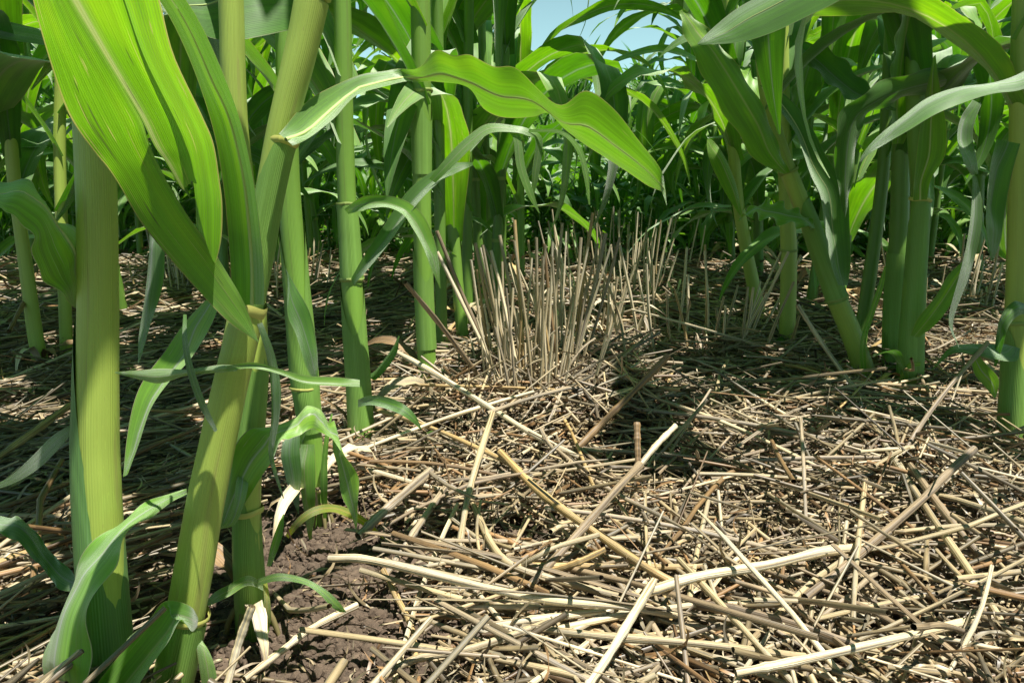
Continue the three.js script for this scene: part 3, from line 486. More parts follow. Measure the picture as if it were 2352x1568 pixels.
heroPlant({
  label: 'strongly leaning corn stalk in the right row', z: 1.05, seed: 10, top: 0.9, from: 0.40, dense: 1, azf: [-1.2, 1.2], mat: M.stalk,
  stalk: [[2008, 912, 48], [1965, 790, 46], [1920, 680, 44], [1886, 590, 42], [1858, 510, 40], [1826, 430, 38], [1795, 350, 36], [1768, 250, 34], [1750, 100, 34]],
  sheaths: [{ rows: [[1925, 690, 50], [1895, 610, 48], [1862, 520, 46], [1838, 460, 44]], open: 4.4, drop: 0.4 }],
  collars: [[1922, 684, 50, 7, 0.4], [1812, 392, 42, 8, 0.45]],
  leaves: [
    { label: 'dark leaf with a pale midrib hanging down the stalk', mat: M.deep, rib: 0.0009, rows: [[1745, 195, 1755, 205, 1.0, 0], [1800, 215, 1785, 245, .985, .01, .003], [1855, 275, 1830, 310, .975, .014, .006], [1900, 360, 1862, 400, .97, .018, .008], [1945, 432, 1885, 450, .97, .02, .008], [1952, 520, 1895, 520, .972, .02, .008], [1955, 600, 1908, 600, .975, .016, .005], [1948, 655, 1925, 655, .98, .01]], seed: 81 },
    { label: 'sunlit pleated leaf stub bleached white', mat: M.pale, rows: [[1875, 520, 1870, 528, 1.03, 0], [1845, 492, 1838, 520, 1.02, .03, .003], [1810, 474, 1795, 512, 1.015, .04], [1775, 462, 1750, 500, 1.01, .04, -.003], [1745, 468, 1725, 492, 1.01, .03], [1700, 500, 1695, 508, 1.01, 0]], ruffle: 0.006, ruffleN: 5, seed: 82 },
    { label: 'sunlit translucent leaf rising to the left', mat: M.young, rows: [[1815, 395, 1800, 400, 1.03, 0], [1790, 340, 1740, 370, 1.02, .01, .006], [1765, 270, 1690, 300, 1.01, .02, .01], [1720, 190, 1640, 220, 1.0, .02, .01], [1670, 120, 1600, 140, .99, .02, .008], [1620, 60, 1570, 70, .98, .01], [1570, 20, 1560, 25, .98, 0]], seed: 83, ruffle: .003 },
    { mat: M.young, rows: [[1985, 890, 1995, 890, 1.02, 0], [1975, 800, 1990, 790, 1.0, 0], [1992, 730, 2010, 720, 1.0, 0], [2012, 670, 2030, 660, 1.0, 0], [2032, 612, 2036, 610, 1.0, 0]], seed: 84, label: 'narrow bright shoot beside the stalk' },
  ],
});
heroPlant({
  label: 'corn stalk with a yellow collar and glowing leaf, right row', z: 1.0, seed: 11, top: 0.74, from: 0.36, dense: 1, azs: 1.0, mat: M.stalkMid,
  stalk: [[2090, 932, 54], [2092, 810, 52], [2098, 680, 46], [2108, 560, 42], [2114, 450, 40], [2106, 300, 40], [2100, 100, 38]],
  sheaths: [{ rows: [[2091, 860, 58], [2096, 740, 54], [2105, 600, 48], [2112, 500, 46], [2114, 462, 44]], open: 4.2, drop: 0.3 }],
  collars: [[2114, 458, 46, 8, -0.1]],
  leaves: [
    { label: 'glowing translucent leaf rising from the collar', mat: M.young, rib: 0.0012, rows: [[2098, 460, 2130, 458, .985, 0], [2100, 420, 2140, 410, .975, .006, .006], [2105, 370, 2170, 360, .965, .01, .01], [2110, 320, 2175, 300, .96, .01, .01], [2120, 260, 2165, 230, .955, .01, .008], [2130, 200, 2155, 170, .952, .006], [2145, 130, 2150, 125, .95, 0]], seed: 91 },
    { label: 'bright lime torn leaf near the foot', mat: M.young, rows: [[2092, 770, 2110, 775, .97, 0], [2110, 730, 2150, 745, .96, .006], [2150, 680, 2185, 700, .955, .006, .004], [2180, 630, 2215, 650, .955, .006], [2230, 585, 2240, 590, .96, 0]], seed: 92 },
    { mat: M.young, rows: [[2062, 900, 2066, 900, .97, 0], [2070, 858, 2078, 862, .965, 0], [2090, 832, 2092, 844, .96, 0], [2116, 832, 2115, 840, .96, 0]], seed: 93 },
    { mat: M.deep, rows: [[2075, 880, 2090, 885, .97, 0], [2060, 830, 2085, 850, .96, .004], [2040, 810, 2065, 805, .955, .006], [2005, 820, 2008, 812, .955, 0]], seed: 94 },
  ],
});
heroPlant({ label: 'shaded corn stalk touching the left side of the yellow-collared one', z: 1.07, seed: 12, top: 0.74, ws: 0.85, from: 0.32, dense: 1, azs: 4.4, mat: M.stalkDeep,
  stalk: [[2056, 900, 48], [2050, 790, 52], [2058, 660, 50], [2066, 520, 48], [2070, 350, 46], [2074, 150, 44]], sheaths: [{ rows: [[2052, 840, 56], [2054, 720, 56], [2062, 580, 53]], open: 2, drop: 0.4 }],
  leaves: [
    { label: 'dark arching leaf that hangs straight down at its end', mat: M.deep, rows: [[2230, 150, 2235, 190, 1.0, 0], [2150, 158, 2160, 205, .97, -.03, .005], [2070, 172, 2090, 222, .95, -.03, .006], [1995, 205, 2030, 245, .94, -.02, .006], [1932, 262, 1985, 275, .94, -.01, .006], [1918, 340, 1968, 345, .945, 0, .005], [1925, 430, 1955, 428, .95, 0, .003], [1942, 500, 1944, 498, .955, 0]], ruffle: 0.004, seed: 131 },
    { label: 'blue-green leaf crossing down to the right', mat: M.deep, rows: [[1835, 100, 1828, 112, 1.06, 0], [1880, 100, 1862, 150, 1.04, .02, .006], [1930, 130, 1905, 190, 1.02, .03, .008], [1975, 175, 1950, 225, 1.01, .03, .006], [2020, 222, 2005, 245, 1.0, .01], [2060, 250, 2058, 255, 1.0, 0]], ruffle: 0.003, seed: 132 },
    { label: 'wide lime leaf rising steeply behind the stalk', mat: M.young, rows: [[2050, 330, 2075, 330, 1.05, 0], [2045, 240, 2100, 240, 1.03, -.02, .008], [2050, 150, 2120, 150, 1.0, -.03, .01], [2065, 60, 2130, 50, .97, -.03, .008], [2090, -40, 2120, -50, .94, -.02]], ruffle: 0.003, seed: 133 }] });
heroPlant({ label: 'dark slanting stalk between the leaning and the yellow-collared ones', z: 1.12, seed: 13, top: 0.8, ws: 0.72, from: 0.34, dense: 1, azf: [-1.2, 1.2], mat: M.stalkDeep, stalk: [[1966, 885, 34], [1978, 770, 40], [1996, 650, 42], [2016, 510, 40], [2032, 360, 38], [2040, 180, 36]] });
heroPlant({
  label: 'thick shaded corn stalk cut by the right edge', z: 0.8, seed: 14, ws: 0.76, from: 0.36, dense: 1, azs: 2.9, mat: M.stalkMid, mat: M.stalk,
  stalk: [[2320, 1045, 72], [2326, 900, 68], [2336, 750, 66], [2343, 550, 66], [2347, 300, 64], [2350, 100, 62]],
  sheaths: [{ rows: [[2322, 1000, 74], [2328, 880, 72], [2336, 740, 72]], open: 0.5, drop: 0.4 }],
  collars: [[2334, 740, 72, 9, 0]],
  leaves: [
    { label: 'long grey leaf with a frayed end reaching left', mat: M.deep, rows: [[2420, 120, 2430, 170, .72, 0], [2340, 170, 2350, 205, .69, .02, .003], [2270, 192, 2280, 215, .67, .03, .004], [2200, 200, 2215, 235, .66, .03, .005], [2130, 225, 2150, 262, .655, .03, .004], [2070, 270, 2090, 298, .652, .02, .003], [2015, 315, 2035, 330, .652, .012], [1978, 362, 1985, 366, .655, .004], [1962, 430, 1964, 430, .66, 0]], seed: 101 },
    { label: 'dark hanging leaf curling near the right edge', mat: M.deep, rows: [[2255, 240, 2235, 228, .71, 0], [2240, 280, 2208, 270, .70, .01, .004], [2236, 320, 2200, 320, .70, .01, .004], [2245, 370, 2215, 372, .70, .008], [2248, 400, 2232, 402, .704, 0]], seed: 102 },
    { mat: M.deep, rows: [[2345, 330, 2290, 320, .74, 0], [2325, 400, 2275, 385, .73, .01, .005], [2310, 480, 2268, 460, .73, .01, .006], [2300, 550, 2266, 520, .732, .008], [2282, 600, 2276, 596, .735, 0]], seed: 103 },
    { mat: M.deep, rows: [[2245, 405, 2235, 402, .72, 0], [2258, 480, 2232, 478, .715, .006, .003], [2248, 560, 2222, 555, .715, .006, .003], [2225, 640, 2205, 630, .718, .006], [2190, 740, 2180, 735, .72, .002], [2205, 800, 2204, 800, .72, 0]], seed: 104 },
    { label: 'pale crumpled leaf shining white behind the stalk', mat: M.pale, rows: [[2300, 430, 2345, 425, .86, .0], [2286, 460, 2348, 460, .86, .05, .003], [2288, 510, 2346, 520, .86, .06, .003], [2284, 550, 2340, 570, .862, .05], [2300, 590, 2335, 605, .865, 0]], ruffle: 0.006, ruffleN: 4, seed: 105 },
    { mat: M.deep, rows: [[2310, 790, 2345, 800, .77, 0], [2280, 790, 2330, 830, .755, .01], [2220, 790, 2240, 815, .745, .01, .004], [2180, 800, 2190, 812, .74, .004], [2140, 850, 2142, 850, .745, 0]], seed: 106 },
    { mat: M.pale, rows: [[2230, 820, 2245, 812, .75, 0], [2240, 860, 2270, 840, .75, .01], [2265, 890, 2295, 870, .752, .012], [2285, 915, 2290, 912, .755, 0]], seed: 107 },
    { label: 'dark leaf bending round the stalk above the ground', mat: M.deep, rows: [[2360, 700, 2365, 720, .77, 0], [2330, 692, 2340, 725, .755, .006, .003], [2300, 725, 2318, 750, .75, .008, .004], [2288, 780, 2306, 790, .752, .008], [2284, 840, 2290, 840, .757, 0]], seed: 108 },
  ],
});
heroPlant({ label: 'leaning stalk with bluish light between the pale one and the clump', z: 1.47, seed: 15, top: 0.9, from: 0.25, dense: 1, azs: 0.7, mat: M.stalk, stalk: [[1756, 775, 30], [1736, 680, 30], [1712, 560, 28], [1692, 430, 26], [1680, 250, 26]],
  leaves: [{ mat: M.young, rows: [[1705, 490, 1700, 495, 1.44, 0], [1690, 420, 1665, 440, 1.42, .01, .006], [1665, 360, 1635, 380, 1.41, .012, .008], [1640, 325, 1625, 345, 1.4, .006], [1625, 318, 1624, 322, 1.4, 0]], seed: 111 }] });
heroPlant({ label: 'pale leaning stalk in the left back row, sunlit foot in straw', z: 1.135, seed: 16, from: 0.28, dense: 1, azs: 2.0, mat: M.stalk, stalk: [[102, 876, 34], [82, 780, 32], [65, 660, 30], [48, 540, 28], [30, 400, 28], [20, 250, 26]] });
heroPlant({ label: 'slim pale stalk beside the thick near stalk, left back row', z: 1.17, seed: 17, from: 0.26, dense: 1, azs: 0.3, mat: M.stalk, stalk: [[152, 862, 27], [150, 750, 27], [142, 550, 26], [136, 350, 26], [138, 150, 24]] });
// the dark pointed leaf that reaches in from above belongs to a plant of the right row that stands nearer
heroPlant({ label: 'corn plant right of the camera whose leaf dips in at the top', z: 0.45, seed: 18, from: 1.0, top: 1.3, azf: [0.2, 1.6], stalk: [[3330, 1500, 90], [3330, 1000, 88], [3340, 400, 86], [3350, -100, 84]],
  leaves: [{ label: 'large dark pointed leaf dipping in from above', mat: M.deep, rib: 0.0009, rows: [[2300, -330, 2320, -280, .56, 0], [2080, -260, 2120, -160, .58, .02, .004], [1900, -120, 1960, -20, .6, .03, .005], [1800, -40, 1850, 40, .61, .03, .005], [1700, 15, 1760, 80, .62, .03, .004], [1640, 62, 1690, 98, .625, .02, .002], [1602, 100, 1605, 103, .63, 0]], seed: 121 }] });

// ------------------------------------------------------------------ the corn rows behind
{
  const seen = [], rest = [], r = rngOf(99);
  for (const q of places) {
    const cap = -q.p.z > 1.15 ? capAt(q.u, -q.p.z) : 9, wedge = cap < 1.15 || q.small;
    const inFrame = -q.p.z > 0.5 && q.u > -120 && q.u < 2470;
    if (cap < 1.15 && !q.small && q.r < 0.3) continue;
    (inFrame && seen.length < 290 ? seen : rest).push({ ...q, wedge, cap: q.small ? Math.min(cap, q.small) : cap });
  }
  const ord = ['first', 'second', 'third', 'fourth', 'fifth', 'sixth', 'seventh', 'eighth', 'ninth', 'tenth', 'eleventh', 'twelfth', 'thirteenth', 'fourteenth', 'fifteenth'], count = {};
  seen.forEach((q) => {
    const dw = q.wedge, src = pick(r, dw ? dwarfs : protos), o = src.clone(), dep = -q.p.z;
    o.name = numbered('corn_plant'); o.position.copy(q.p); o.rotation.y = q.az; const sc = q.sc * (dw ? clamp(q.cap / 0.62, 0.45, 1.8) : 1); o.scale.setScalar(sc);
    const row = q.k <= -1 ? `${ord[-q.k] ?? 'outermost'} row left of the stubble` : q.k === 0 ? 'row of the stalks beside the stubble' : `${ord[q.k - 1] ?? 'outermost'} row right of the stubble`;
    const i = count[row] = (count[row] ?? -1) + 1, size = dw ? 'short' : 'leafy';
    if (dep < 4.5 && ord[i]) tag(o, `${size} corn plant in the ${row}, ${ord[i]} background one`, 'corn plant', 'corn plants of the rows behind');
    else tag(o, `${size} corn plant far back in the field, part of the green wall`, 'corn plant', `${size} corn plants far back`);
    scene.add(o);
    if (['corn_plant_020', 'corn_plant_032', 'corn_plant_037', 'corn_plant_040'].includes(o.name)) o.rotation.y += o.name.endsWith('32') ? 4.1 : 2.4;   // turned so that the opening to the sky stays free
  });
  // the others: one object
  const parts = [[], []];
  const fp = fieldPlant(77, 1.4, true); fp.updateMatrixWorld(true);
  fp.traverse((c) => { if (c.isMesh && c.name !== 'collar') { const g = c.geometry.clone().applyMatrix4(c.matrixWorld); parts[c.name === 'stalk' ? 1 : 0].push(g); } });
  const gm = mergeGeometries([mergeGeometries(parts[0]), mergeGeometries(parts[1])], true);
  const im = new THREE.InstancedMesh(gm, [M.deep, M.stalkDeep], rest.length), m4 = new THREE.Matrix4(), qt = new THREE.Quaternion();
  rest.forEach((q, i) => { const k = q.sc * (q.wedge ? clamp(q.cap / 1.45, 0.22, 1) : 1); qt.setFromAxisAngle(V(0, 1, 0), q.az); m4.compose(q.p, qt, V(k, k, k)); im.setMatrixAt(i, m4); });
  im.name = 'corn_field'; im.castShadow = im.receiveShadow = true; scene.add(im); tag(im, 'dense green corn filling the field behind the nearer rows', 'corn field', null, 'stuff');
}

// ------------------------------------------------------------------ straw
function strawUnit(seed, { kink = 0, flat = 1, fray = false, m = 6, n = 6 } = {}) {   // length 1 along x, radius 1
  const r = rngOf(seed), pts = [], b1 = between(r, -0.025, 0.025), b2 = between(r, -0.03, 0.03);
  for (let i = 0; i <= n; i++) { const t = i / n; let y = b1 * Math.sin(t * Math.PI) , z = b2 * Math.sin(t * Math.PI * 1.3); if (kink && t > kink) { y += (t - kink) * between(r, 0.2, 0.25) * (seed % 2 ? 1 : -1); } pts.push([t - 0.5, y, z]); }
  const rows = [], uvs = [], node = between(r, 0.25, 0.8);
  for (let i = 0; i <= n; i++) {
    const [x, y, z] = pts[i], t = i / n, k = (1 + (Math.abs(t - node) < 0.5 / n ? 0.18 : 0)) * (fray && i === n ? 0.35 : 1), a = [], b = [];
    for (let j = 0; j <= m; j++) { const w = j / m * 6.2832; a.push([x, y, z, Math.cos(w) * k * flat, Math.sin(w) * k]); b.push([j / m, t * 0.9 + seed * 0.31]); }
    rows.push(a); uvs.push(b);
  }
  return { rows, uvs };
}
function strawGeo(unit, len, rad) { return gridGeo(unit.rows.map((q) => q.map(([x, y, z, cy, cz]) => V(x * len, y * len + cy * rad, z * len + cz * rad))), unit.uvs, true); }
const units = [strawUnit(1), strawUnit(2), strawUnit(3, { kink: 0.55 }), strawUnit(4, { flat: 0.35, fray: true }), strawUnit(5, { flat: 0.6 }), strawUnit(6, { kink: 0.35, fray: true })];

// traced straws: [label, tint, width px, [[u, v, height], ...], flat]
const heroStraws = [
  ['long pale straw lying across the middle front, bent near its left end', 1, 25, [[756, 1282, .035], [850, 1286, .04], [1050, 1334, .045], [1240, 1375, .045], [1420, 1392, .04], [1560, 1412, .03]]],
  ['thin pale straw parallel to and just below the long bent one', 1, 17, [[930, 1398, .03], [1130, 1394, .032], [1310, 1394, .032], [1400, 1390, .03]]],
  ['thick bleached split straw slanting up right of centre', 1, 30, [[1480, 1362, .045], [1600, 1325, .05], [1760, 1298, .05], [1900, 1265, .045], [1990, 1258, .04]]],
  ['long greyish straw running diagonally up to the brown upright stub', 4, 25, [[1212, 1350, .03], [1340, 1212, .045], [1420, 1120, .055], [1470, 1068, .06]]],
  ['reddish brown straw poking up right over the mulch', 5, 21, [[1300, 1055, .02], [1370, 985, .045], [1440, 915, .075], [1536, 816, .12]]],
  ['long whitish straw sloping down from the left stalk to the clump foot', 1, 17, [[905, 805, .10], [1000, 858, .085], [1140, 945, .06], [1230, 1000, .045], [1330, 1050, .03]]],
  ['straw sticking up steeply left of centre, open at its top', 0, 23, [[1132, 950, .08], [1100, 1050, .06], [1075, 1140, .045], [1056, 1250, .03], [1040, 1400, .02]]],
  ['straight grey straw leaning up to the right before the right row', 4, 14, [[2075, 1045, .05], [2110, 985, .07], [2180, 890, .10], [2270, 786, .14]]],
  ['grey straw crossing from lower middle up to the right', 4, 26, [[1850, 1372, .03], [1960, 1285, .04], [2110, 1155, .055], [2180, 1085, .07], [2240, 1030, .085]]],
  ['long tan straw running steeply down to the lower right corner', 0, 25, [[1995, 945, .05], [2040, 1030, .05], [2130, 1170, .05], [2240, 1330, .045], [2345, 1500, .03]]],
  ['thin straw leaning out of the mulch toward the leaning stalk', 0, 13, [[1832, 700, .15], [1880, 775, .11], [1940, 860, .07], [2010, 950, .04]]],
  ['cream straw end pointing left near the lower right corner', 1, 28, [[1690, 1545, .04], [1800, 1525, .042], [1960, 1490, .045], [2120, 1452, .04], [2300, 1410, .03]]],
  ['yellow straw slanting down to the lower edge right of centre', 0, 22, [[1560, 1285, .045], [1640, 1370, .045], [1740, 1480, .04], [1850, 1600, .03]]],
  ['wide flattened grey stalk among the straw in front', 4, 40, [[1590, 1385, .03], [1700, 1405, .032], [1850, 1445, .032], [1985, 1496, .025]], .4],
  ['bright split straw leaning down to the bottom edge', 1, 30, [[1502, 1335, .05], [1450, 1420, .05], [1395, 1510, .045], [1340, 1590, .035]]],
  ['short white straw standing at the bottom beside the short stalk', 1, 25, [[578, 1392, .07], [550, 1470, .05], [520, 1580, .025]]],
  ['amber straw lying behind the dark drooping leaf', 3, 14, [[790, 922, .05], [900, 952, .05], [1010, 990, .045], [1120, 1040, .035], [1200, 1080, .03]]],
  ['brown upright stub bent off the long diagonal straw', 5, 20, [[1466, 1066, .055], [1463, 970, .088]]],
  ['pale bent straw end beside the brown upright stub', 1, 18, [[1472, 1066, .055], [1510, 1020, .065], [1552, 978, .075]]],
  ['grey straw sloping down right past the crossing straws', 4, 24, [[2092, 1068, .06], [2150, 1150, .055], [2230, 1250, .045], [2330, 1360, .03]]],
  ['thick tan straw ending in a dark hollow beside the soil', 2, 28, [[822, 1232, .03], [870, 1185, .035], [920, 1140, .04], [990, 1080, .035]]],
  ['brown bent straw slanting over the bare soil', 3, 20, [[880, 1310, .025], [910, 1370, .02], [945, 1440, .016], [955, 1520, .012]]],
  ['long yellow straw curving under the long bent one', 0, 24, [[1085, 1155, .03], [1130, 1250, .035], [1180, 1300, .035], [1290, 1335, .03], [1420, 1370, .025]]],
  ['kinked straw rising over the hollow in the middle', 0, 16, [[1180, 1310, .03], [1230, 1280, .045], [1280, 1255, .05], [1375, 1228, .05]]],
  ['flat straw with a pointed tip near the middle front', 3, 22, [[1390, 1262, .045], [1330, 1290, .04], [1255, 1315, .03]], .5],
  ['long thick tan straw sloping down right of the hollow', 3, 26, [[1150, 1040, .04], [1240, 1130, .042], [1370, 1225, .042], [1480, 1300, .038], [1560, 1345, .03]]],
  ['grey straw crossing the soil edge toward lower left', 2, 22, [[1030, 1110, .03], [980, 1180, .035], [920, 1270, .03], [880, 1330, .02]]],
  ['grey straw leaning against the clump, lowest on the left', 4, 15, [[930, 648, .20], [1010, 745, .14], [1090, 850, .07], [1150, 930, .02]]],
  ['straw with a snapped joint in the dark left mulch', 3, 20, [[-20, 1060, .05], [80, 990, .06], [160, 930, .06]]],
  ['reddish straw slanting among the left stalks', 5, 14, [[20, 760, .09], [60, 680, .13], [85, 610, .17]]],
  ['bright straw near the front edge of the dark litter', 1, 22, [[560, 1560, .02], [640, 1500, .018], [720, 1440, .016], [820, 1390, .016]]],
  ['long straw along the bottom edge of the middle', 0, 24, [[850, 1575, .02], [950, 1515, .03], [1080, 1490, .035], [1260, 1430, .035]]],
  ['wide bleached straw low at the bottom centre', 1, 24, [[1110, 1440, .03], [1250, 1420, .034], [1390, 1404, .034]]],
  ['pale straw from bottom centre running to the right edge', 0, 24, [[1200, 1440, .035], [1400, 1462, .04], [1620, 1480, .04], [1860, 1510, .03]]],
  ['crossing pale straw right of the crossing pair', 0, 18, [[1990, 1095, .05], [1975, 1220, .05], [1965, 1330, .045], [1960, 1420, .03]]],
  ['thin upright straw leaning left in the shaded mulch', 2, 13, [[1840, 962, .08], [1846, 1060, .06], [1852, 1200, .035]]],
  ['narrow grey straw lying level in the shaded right mulch', 2, 13, [[1700, 1060, .045], [1850, 1052, .05], [2020, 1050, .05]]],
];
for (const [label, tint, w, rows, flat] of heroStraws) {
  const lift = (u, v, h) => PY(u, v, h);
  const pts = rows.map(([u, v, h]) => lift(u, v, h)), rad = rows.map(([u, v], i) => { const p = pts[i]; return w / 2 * pxm(u, v, -p.z) * 0.8 * (i % 2 ? 1 : 0.9); });
  const o = base('dry_straw', pts[0], null, null), c = pts[0];
  scene.remove(o); const g = shift(tubeGeo(pts, rad, { n: 36, m: 12, flat: flat ?? 0.85, uvScale: 3.2, radiusFn: (t) => { const q = (t * 2.3 + w * 0.13) % 1; return (q < 0.03 ? 1.16 : 1) * (1 + 0.07 * Math.sin(t * 21 + w) + 0.05 * Math.sin(t * 53 + w * 2)); } }), c);
  // thin dished ends
  const me = new THREE.Mesh(g, strawMats[tint]); me.name = o.name; me.position.copy(c); me.castShadow = me.receiveShadow = true; scene.add(me);
  tag(me, label, 'straw', 'long straws lying on the mulch');
}
// stubble
function stubbleClump(label, c, n, wx, wz, h0, h1, fan, seed, stemR, name = 'stubble_clump') {
  const r = rngOf(seed), root = base(name, c, label, 'stubble', 'clumps of cut wheat stubble');
  for (let i = 0; i < n; i++) {
    const a = between(r, -1, 1), b = between(r, -1, 1), h = between(r, h0, h1) * (r() < 0.15 ? 0.6 : 1), x = a * wx, z = b * wz, tx = x + a * fan * h + between(r, -0.06, 0.06) * h * 2, tz = z + b * fan * 0.5 * h, R = stemR * between(r, 0.75, 1.15);
    const p0 = V(x, -0.01, z), p2 = V(tx, h, tz), p1 = p0.clone().lerp(p2, 0.5).add(V(between(r, -0.008, 0.008), 0, between(r, -0.008, 0.008)));
    const tn = r() < 0.3 ? 0 : r() < 0.1 ? 3 : r() < 0.88 ? 1 : r() < 0.85 ? 2 : 5, nd = between(r, 0.3, 0.85);
    mesh('stem', tubeGeo([p0, p1, p2], [R * 1.05, R, R * 0.9], { n: 16, m: 7, uvScale: 3.2, radiusFn: (t) => Math.abs(t - nd) < 0.035 ? 1.22 : 1 }), strawMats[tn], root);
  }
  for (let i = 0; i < n * 0.55; i++) {   // dead blades at the foot
    const m = mesh('dead_blade', freeBlade({ seed: seed * 50 + i, len: between(r, 0.05, 0.14), w: between(r, 0.003, 0.007), e0: between(r, 30, 85), e1: between(r, -80, 30), twist: between(r, -3, 3), ruffle: 0.001, n: 9, half: 1, side: between(r, -2, 2) }), strawMats[r() < 0.5 ? 1 : r() < 0.5 ? 0 : 2], root);
    m.position.set(between(r, -1, 1) * wx * 1.1, between(r, 0, 0.06), between(r, -1, 1) * wz * 1.1); m.rotation.y = r() * 6.28;
  }
  return root;
}
const C0 = PY(1232, 955);
stubbleClump('large clump of tall cut straw stubble in the centre', C0, 84, 0.055, 0.08, 0.09, 0.24, 0.22, 3, 0.0017);
// the spread straws on the left side of the big clump are its own too
{ const root = scene.children[scene.children.length - 1], r = rngOf(66);
  for (const [u0, v0, u1, v1, z, w, tn] of [[1003, 530, 1165, 890, .93, 11, 4], [1004, 578, 1178, 940, .89, 11, 1], [1092, 558, 1168, 860, .95, 9, 0], [1108, 562, 1190, 900, .92, 9, 0], [1182, 505, 1205, 880, .96, 11, 3], [1148, 540, 1200, 900, .93, 10, 0], [1392, 535, 1310, 850, .97, 12, 2], [1424, 545, 1350, 800, 1.0, 9, 2], [1362, 488, 1318, 860, 1.0, 10, 3], [1292, 512, 1262, 900, .95, 9, 0], [1250, 560, 1290, 880, .92, 10, 5], [1232, 545, 1250, 900, .93, 9, 0], [1335, 545, 1290, 900, .91, 10, 0], [1128, 575, 1180, 820, .9, 10, 1]]) {
    const a = PZ(u1, v1, z), b = PZ(u0, v0, z + between(r, -0.03, 0.03)), R = w / 2 * 0.82 * pxm(u0, v0, z), m = a.clone().lerp(b, 0.5).add(V(between(r, -.004, .004), 0, 0)), nd = between(r, 0.4, 0.8);
    a.addScaledVector(b.clone().sub(a), -(a.y + 0.01) / (b.y - a.y));
    mesh('stem', shift(tubeGeo([a, m, b], [R * 1.05, R, R * 0.95], { n: 18, m: 8, uvScale: 3.2, radiusFn: (t) => Math.abs(t - nd) < 0.03 ? 1.2 : 1 }), root.position), strawMats[tn], root);
  } }
const extra = [['stubble clump of shorter straws close behind the large one', PY(1330, 800), 26, 0.10, 0.10, 0.10, 0.2, 0.4, 5], ['sparse leaning stubble right of and behind the large clump', PY(1560, 805), 20, 0.14, 0.12, 0.10, 0.22, 0.5, 7],
  ['thin stubble clump in front of the upright pale stalk', PY(1660, 830), 9, 0.09, 0.08, 0.10, 0.2, 0.4, 8], ['bright stubble clump deep between the two rows', PY(1420, 690), 36, 0.16, 0.16, 0.14, 0.24, 0.2, 9], ['far stubble clump at the end of the open strip', PY(1440, 622), 34, 0.22, 0.25, 0.14, 0.24, 0.2, 10],
  ['stubble clump between the left rows, lit from above', PY(640, 690), 30, 0.14, 0.14, 0.1, 0.2, 0.3, 11], ['stubble clump behind the thick left stalk', PY(420, 690), 26, 0.15, 0.14, 0.1, 0.2, 0.3, 12], ['stubble clump beyond the right row', PY(2170, 730), 30, 0.16, 0.14, 0.1, 0.22, 0.25, 13]];
for (const [lb, p, n, wx, wz, a, b, f, sd] of extra) stubbleClump(lb, p, n, wx, wz, a, b, f, sd, 0.0024);

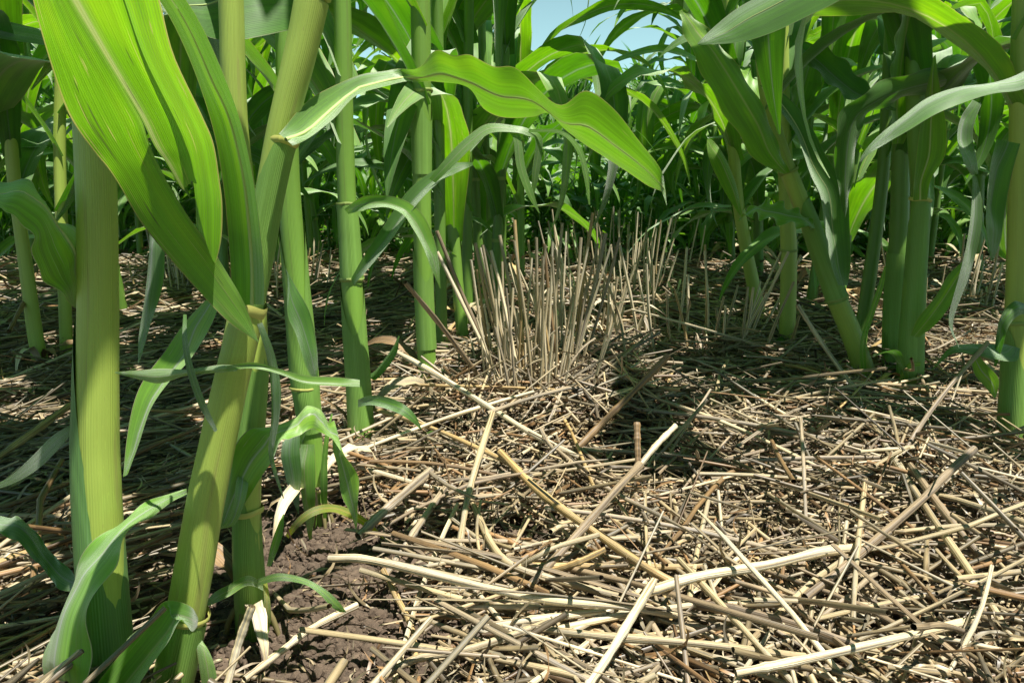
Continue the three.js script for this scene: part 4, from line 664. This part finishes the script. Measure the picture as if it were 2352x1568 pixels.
// loose straw: the largest one by one, the rest as one mass
{
  const r = rngOf(2024), thick = (x, z) => (0.010 + 0.05 * fbm(x * 5 + 3, z * 5 + 9, 2) + 0.035 * Math.exp(-((x - C0.x) ** 2 + (z - C0.z) ** 2) / 0.025)) * (1 - 0.92 * bare(x, z)), q = new THREE.Quaternion(), e = new THREE.Euler(), m4 = new THREE.Matrix4();
  const put = (x, z, len, rad, yk, loose) => { const T = thick(x, z); let tilt = (r() - 0.5) * 0.4 * (loose ? 3 : 1) * Math.min(1, 0.14 / len); e.set(r() * 6.28, x < -0.12 && r() < 0.75 ? 0.75 + (r() - 0.5) * 0.9 : r() * 6.28, tilt, 'YZX'); q.setFromEuler(e); const up = Math.abs(Math.sin(tilt)) * len * 0.35; return V(x, groundY(x, z) + rad + T * yk + up, z); };
  const geosNear = []; for (const u of units) for (let k = 0; k < 3; k++) { const L = [0.10, 0.17, 0.26][k]; geosNear.push([strawGeo(u, L, [0.0013, 0.0017, 0.0021][k]), L, ['short ', 'long ', 'very long '][k] + ['straight', 'straight', 'kinked', 'flattened', 'flattened', 'kinked'][units.indexOf(u)]]); }
  let made = 0; const zones = [];
  while (made < 258) {
    const z = lerp(0.36, 1.25, Math.pow(r(), 1.3)), x = between(r, -0.78, 0.78) * z; if (bareNear(x, -z, 0.03) > 0.3 && r() < 0.9) continue;
    const [g, L, form] = pick(r, geosNear), p = put(x, -z, L, 0.003, between(r, 0.75, 1.05), r() < 0.18), [u, v] = project(p); if (u < 0 || u > 2352 || v > 1560) continue;
    const tn = pick(r, [0, 0, 0, 1, 2, 2, 3, 4, 4, 5]), me = new THREE.Mesh(g, strawMats[tn]); me.name = numbered('dry_straw'); me.position.copy(p); me.quaternion.copy(q); me.castShadow = me.receiveShadow = true; scene.add(me);
    const w = u < 620 ? 'behind the two thick front stalks' : u < 1050 ? 'around the bare soil patch' : v > 1150 ? 'in the sunny foreground' : u < 1650 ? 'around the foot of the large clump' : 'in the dappled shade before the right row';
    tag(me, `${form} ${['golden', 'bleached', 'grey', 'amber', 'weathered', 'brown'][tn]} straw piece ${w}`, 'straw', `straw pieces ${w}`); made++;
  }
  const root = new THREE.Group(); root.name = 'straw_mulch'; scene.add(root); tag(root, 'thick mulch of dry wheat straw covering the ground between the rows', 'straw mulch', null, 'stuff');
  const list = units.map(() => []), chaff = [[], []];
  const tint = () => { const k = lerp(0.22, 1.05, r()), w = r(); return w < 0.5 ? [k, k * 0.97, k * 0.95] : w < 0.66 ? [k * 1.15, k * 1.2, k * 1.35] : w < 0.84 ? [k * 0.75, k * 0.72, k * 0.8] : [k * 0.75, k * 0.55, k * 0.42]; };
  const scatter = (n, z0, z1, pw, l0, l1, r0, r1, side) => { for (let i = 0; i < n; i++) {
    const z = lerp(z0, z1, Math.pow(r(), pw)), x = between(r, -side, side) * (z + 0.25); const len = lerp(l0, l1, Math.pow(r(), 2.2)), bb = bareNear(x, -z, len * 0.12); if (bb > 0.02 && r() < 0.85 + 0.13 * bb) continue;
    const q0 = 0, rad = between(r, r0, r1), p = put(x, -z, len, rad, r(), r() < 0.12);
    m4.compose(p, q, V(len, rad, rad)); list[Math.floor(r() * units.length)].push([m4.clone(), tint()]);
  } };
  scatter(25000, 0.25, 1.5, 1.15, 0.012, 0.15, 0.0006, 0.0019, 0.85);
  scatter(34000, 1.4, 4.5, 1.2, 0.03, 0.22, 0.0014, 0.003, 0.8);
  scatter(26000, 4.3, 12, 1.2, 0.06, 0.28, 0.003, 0.005, 0.8);
  for (let i = 0; i < 1500; i++) {   // straw heaped about the foot of the large clump
    const a = r() * 6.28, d = 0.04 + 0.13 * Math.sqrt(r()), x = C0.x + Math.cos(a) * d, z = C0.z + Math.sin(a) * d * 0.8, len = lerp(0.03, 0.16, r() * r()), rad = between(r, 0.0008, 0.0019), p = put(x, z, len, rad, between(r, 0.4, 1.3), r() < 0.5);
    m4.compose(p, q, V(len, rad, rad)); list[Math.floor(r() * units.length)].push([m4.clone(), tint()]);
  }
  scatter(3000, -1.0, 0.3, 1, 0.03, 0.2, 0.0018, 0.003, 0.8);
  units.forEach((u, k) => {
    // unit straw: radius and length are scaled apart, so bends are kept small
    const g = gridGeo(u.rows.map((w) => w.map(([x, y, z, cy, cz]) => V(x, y * 8 + cy, z * 8 + cz))), u.uvs, true);
    const L = list[k], im = new THREE.InstancedMesh(g, strawStuff, L.length); L.forEach(([m, c], i) => { im.setMatrixAt(i, m); im.setColorAt(i, new THREE.Color().setRGB(...c)); });
    im.name = 'straw_litter'; im.castShadow = im.receiveShadow = true; tag(im, null, null, null, 'stuff'); root.add(im);
  });
  // curled fibres
  const fg = freeBlade({ seed: 3, len: 1, w: 0.05, e0: 40, e1: -60, twist: 4, ruffle: 0.02, n: 12, half: 1, side: 1.5, fold: 0 }), fl = [];
  for (let i = 0; i < 22000; i++) { const z = lerp(0.28, 2.2, Math.pow(r(), 1.4)), x = between(r, -0.85, 0.85) * (z + 0.2); if (r() < bare(x, -z) * 0.35) continue; const len = lerp(0.012, 0.075, r() * r()); e.set(r() * 6.28, r() * 6.28, between(r, -0.6, 0.6)); q.setFromEuler(e); m4.compose(V(x, groundY(x, -z) + thick(x, -z) * between(r, 0.3, 1.15), -z), q, V(len, len * 0.6, len)); fl.push([m4.clone(), tint()]); }
  const im = new THREE.InstancedMesh(fg, strawStuff, fl.length); fl.forEach(([m, c], i) => { im.setMatrixAt(i, m); im.setColorAt(i, new THREE.Color().setRGB(...c)); }); im.name = 'straw_fibre'; im.castShadow = im.receiveShadow = true; tag(im, null, null, null, 'stuff'); root.add(im);
}
renderer.render(scene, camera);
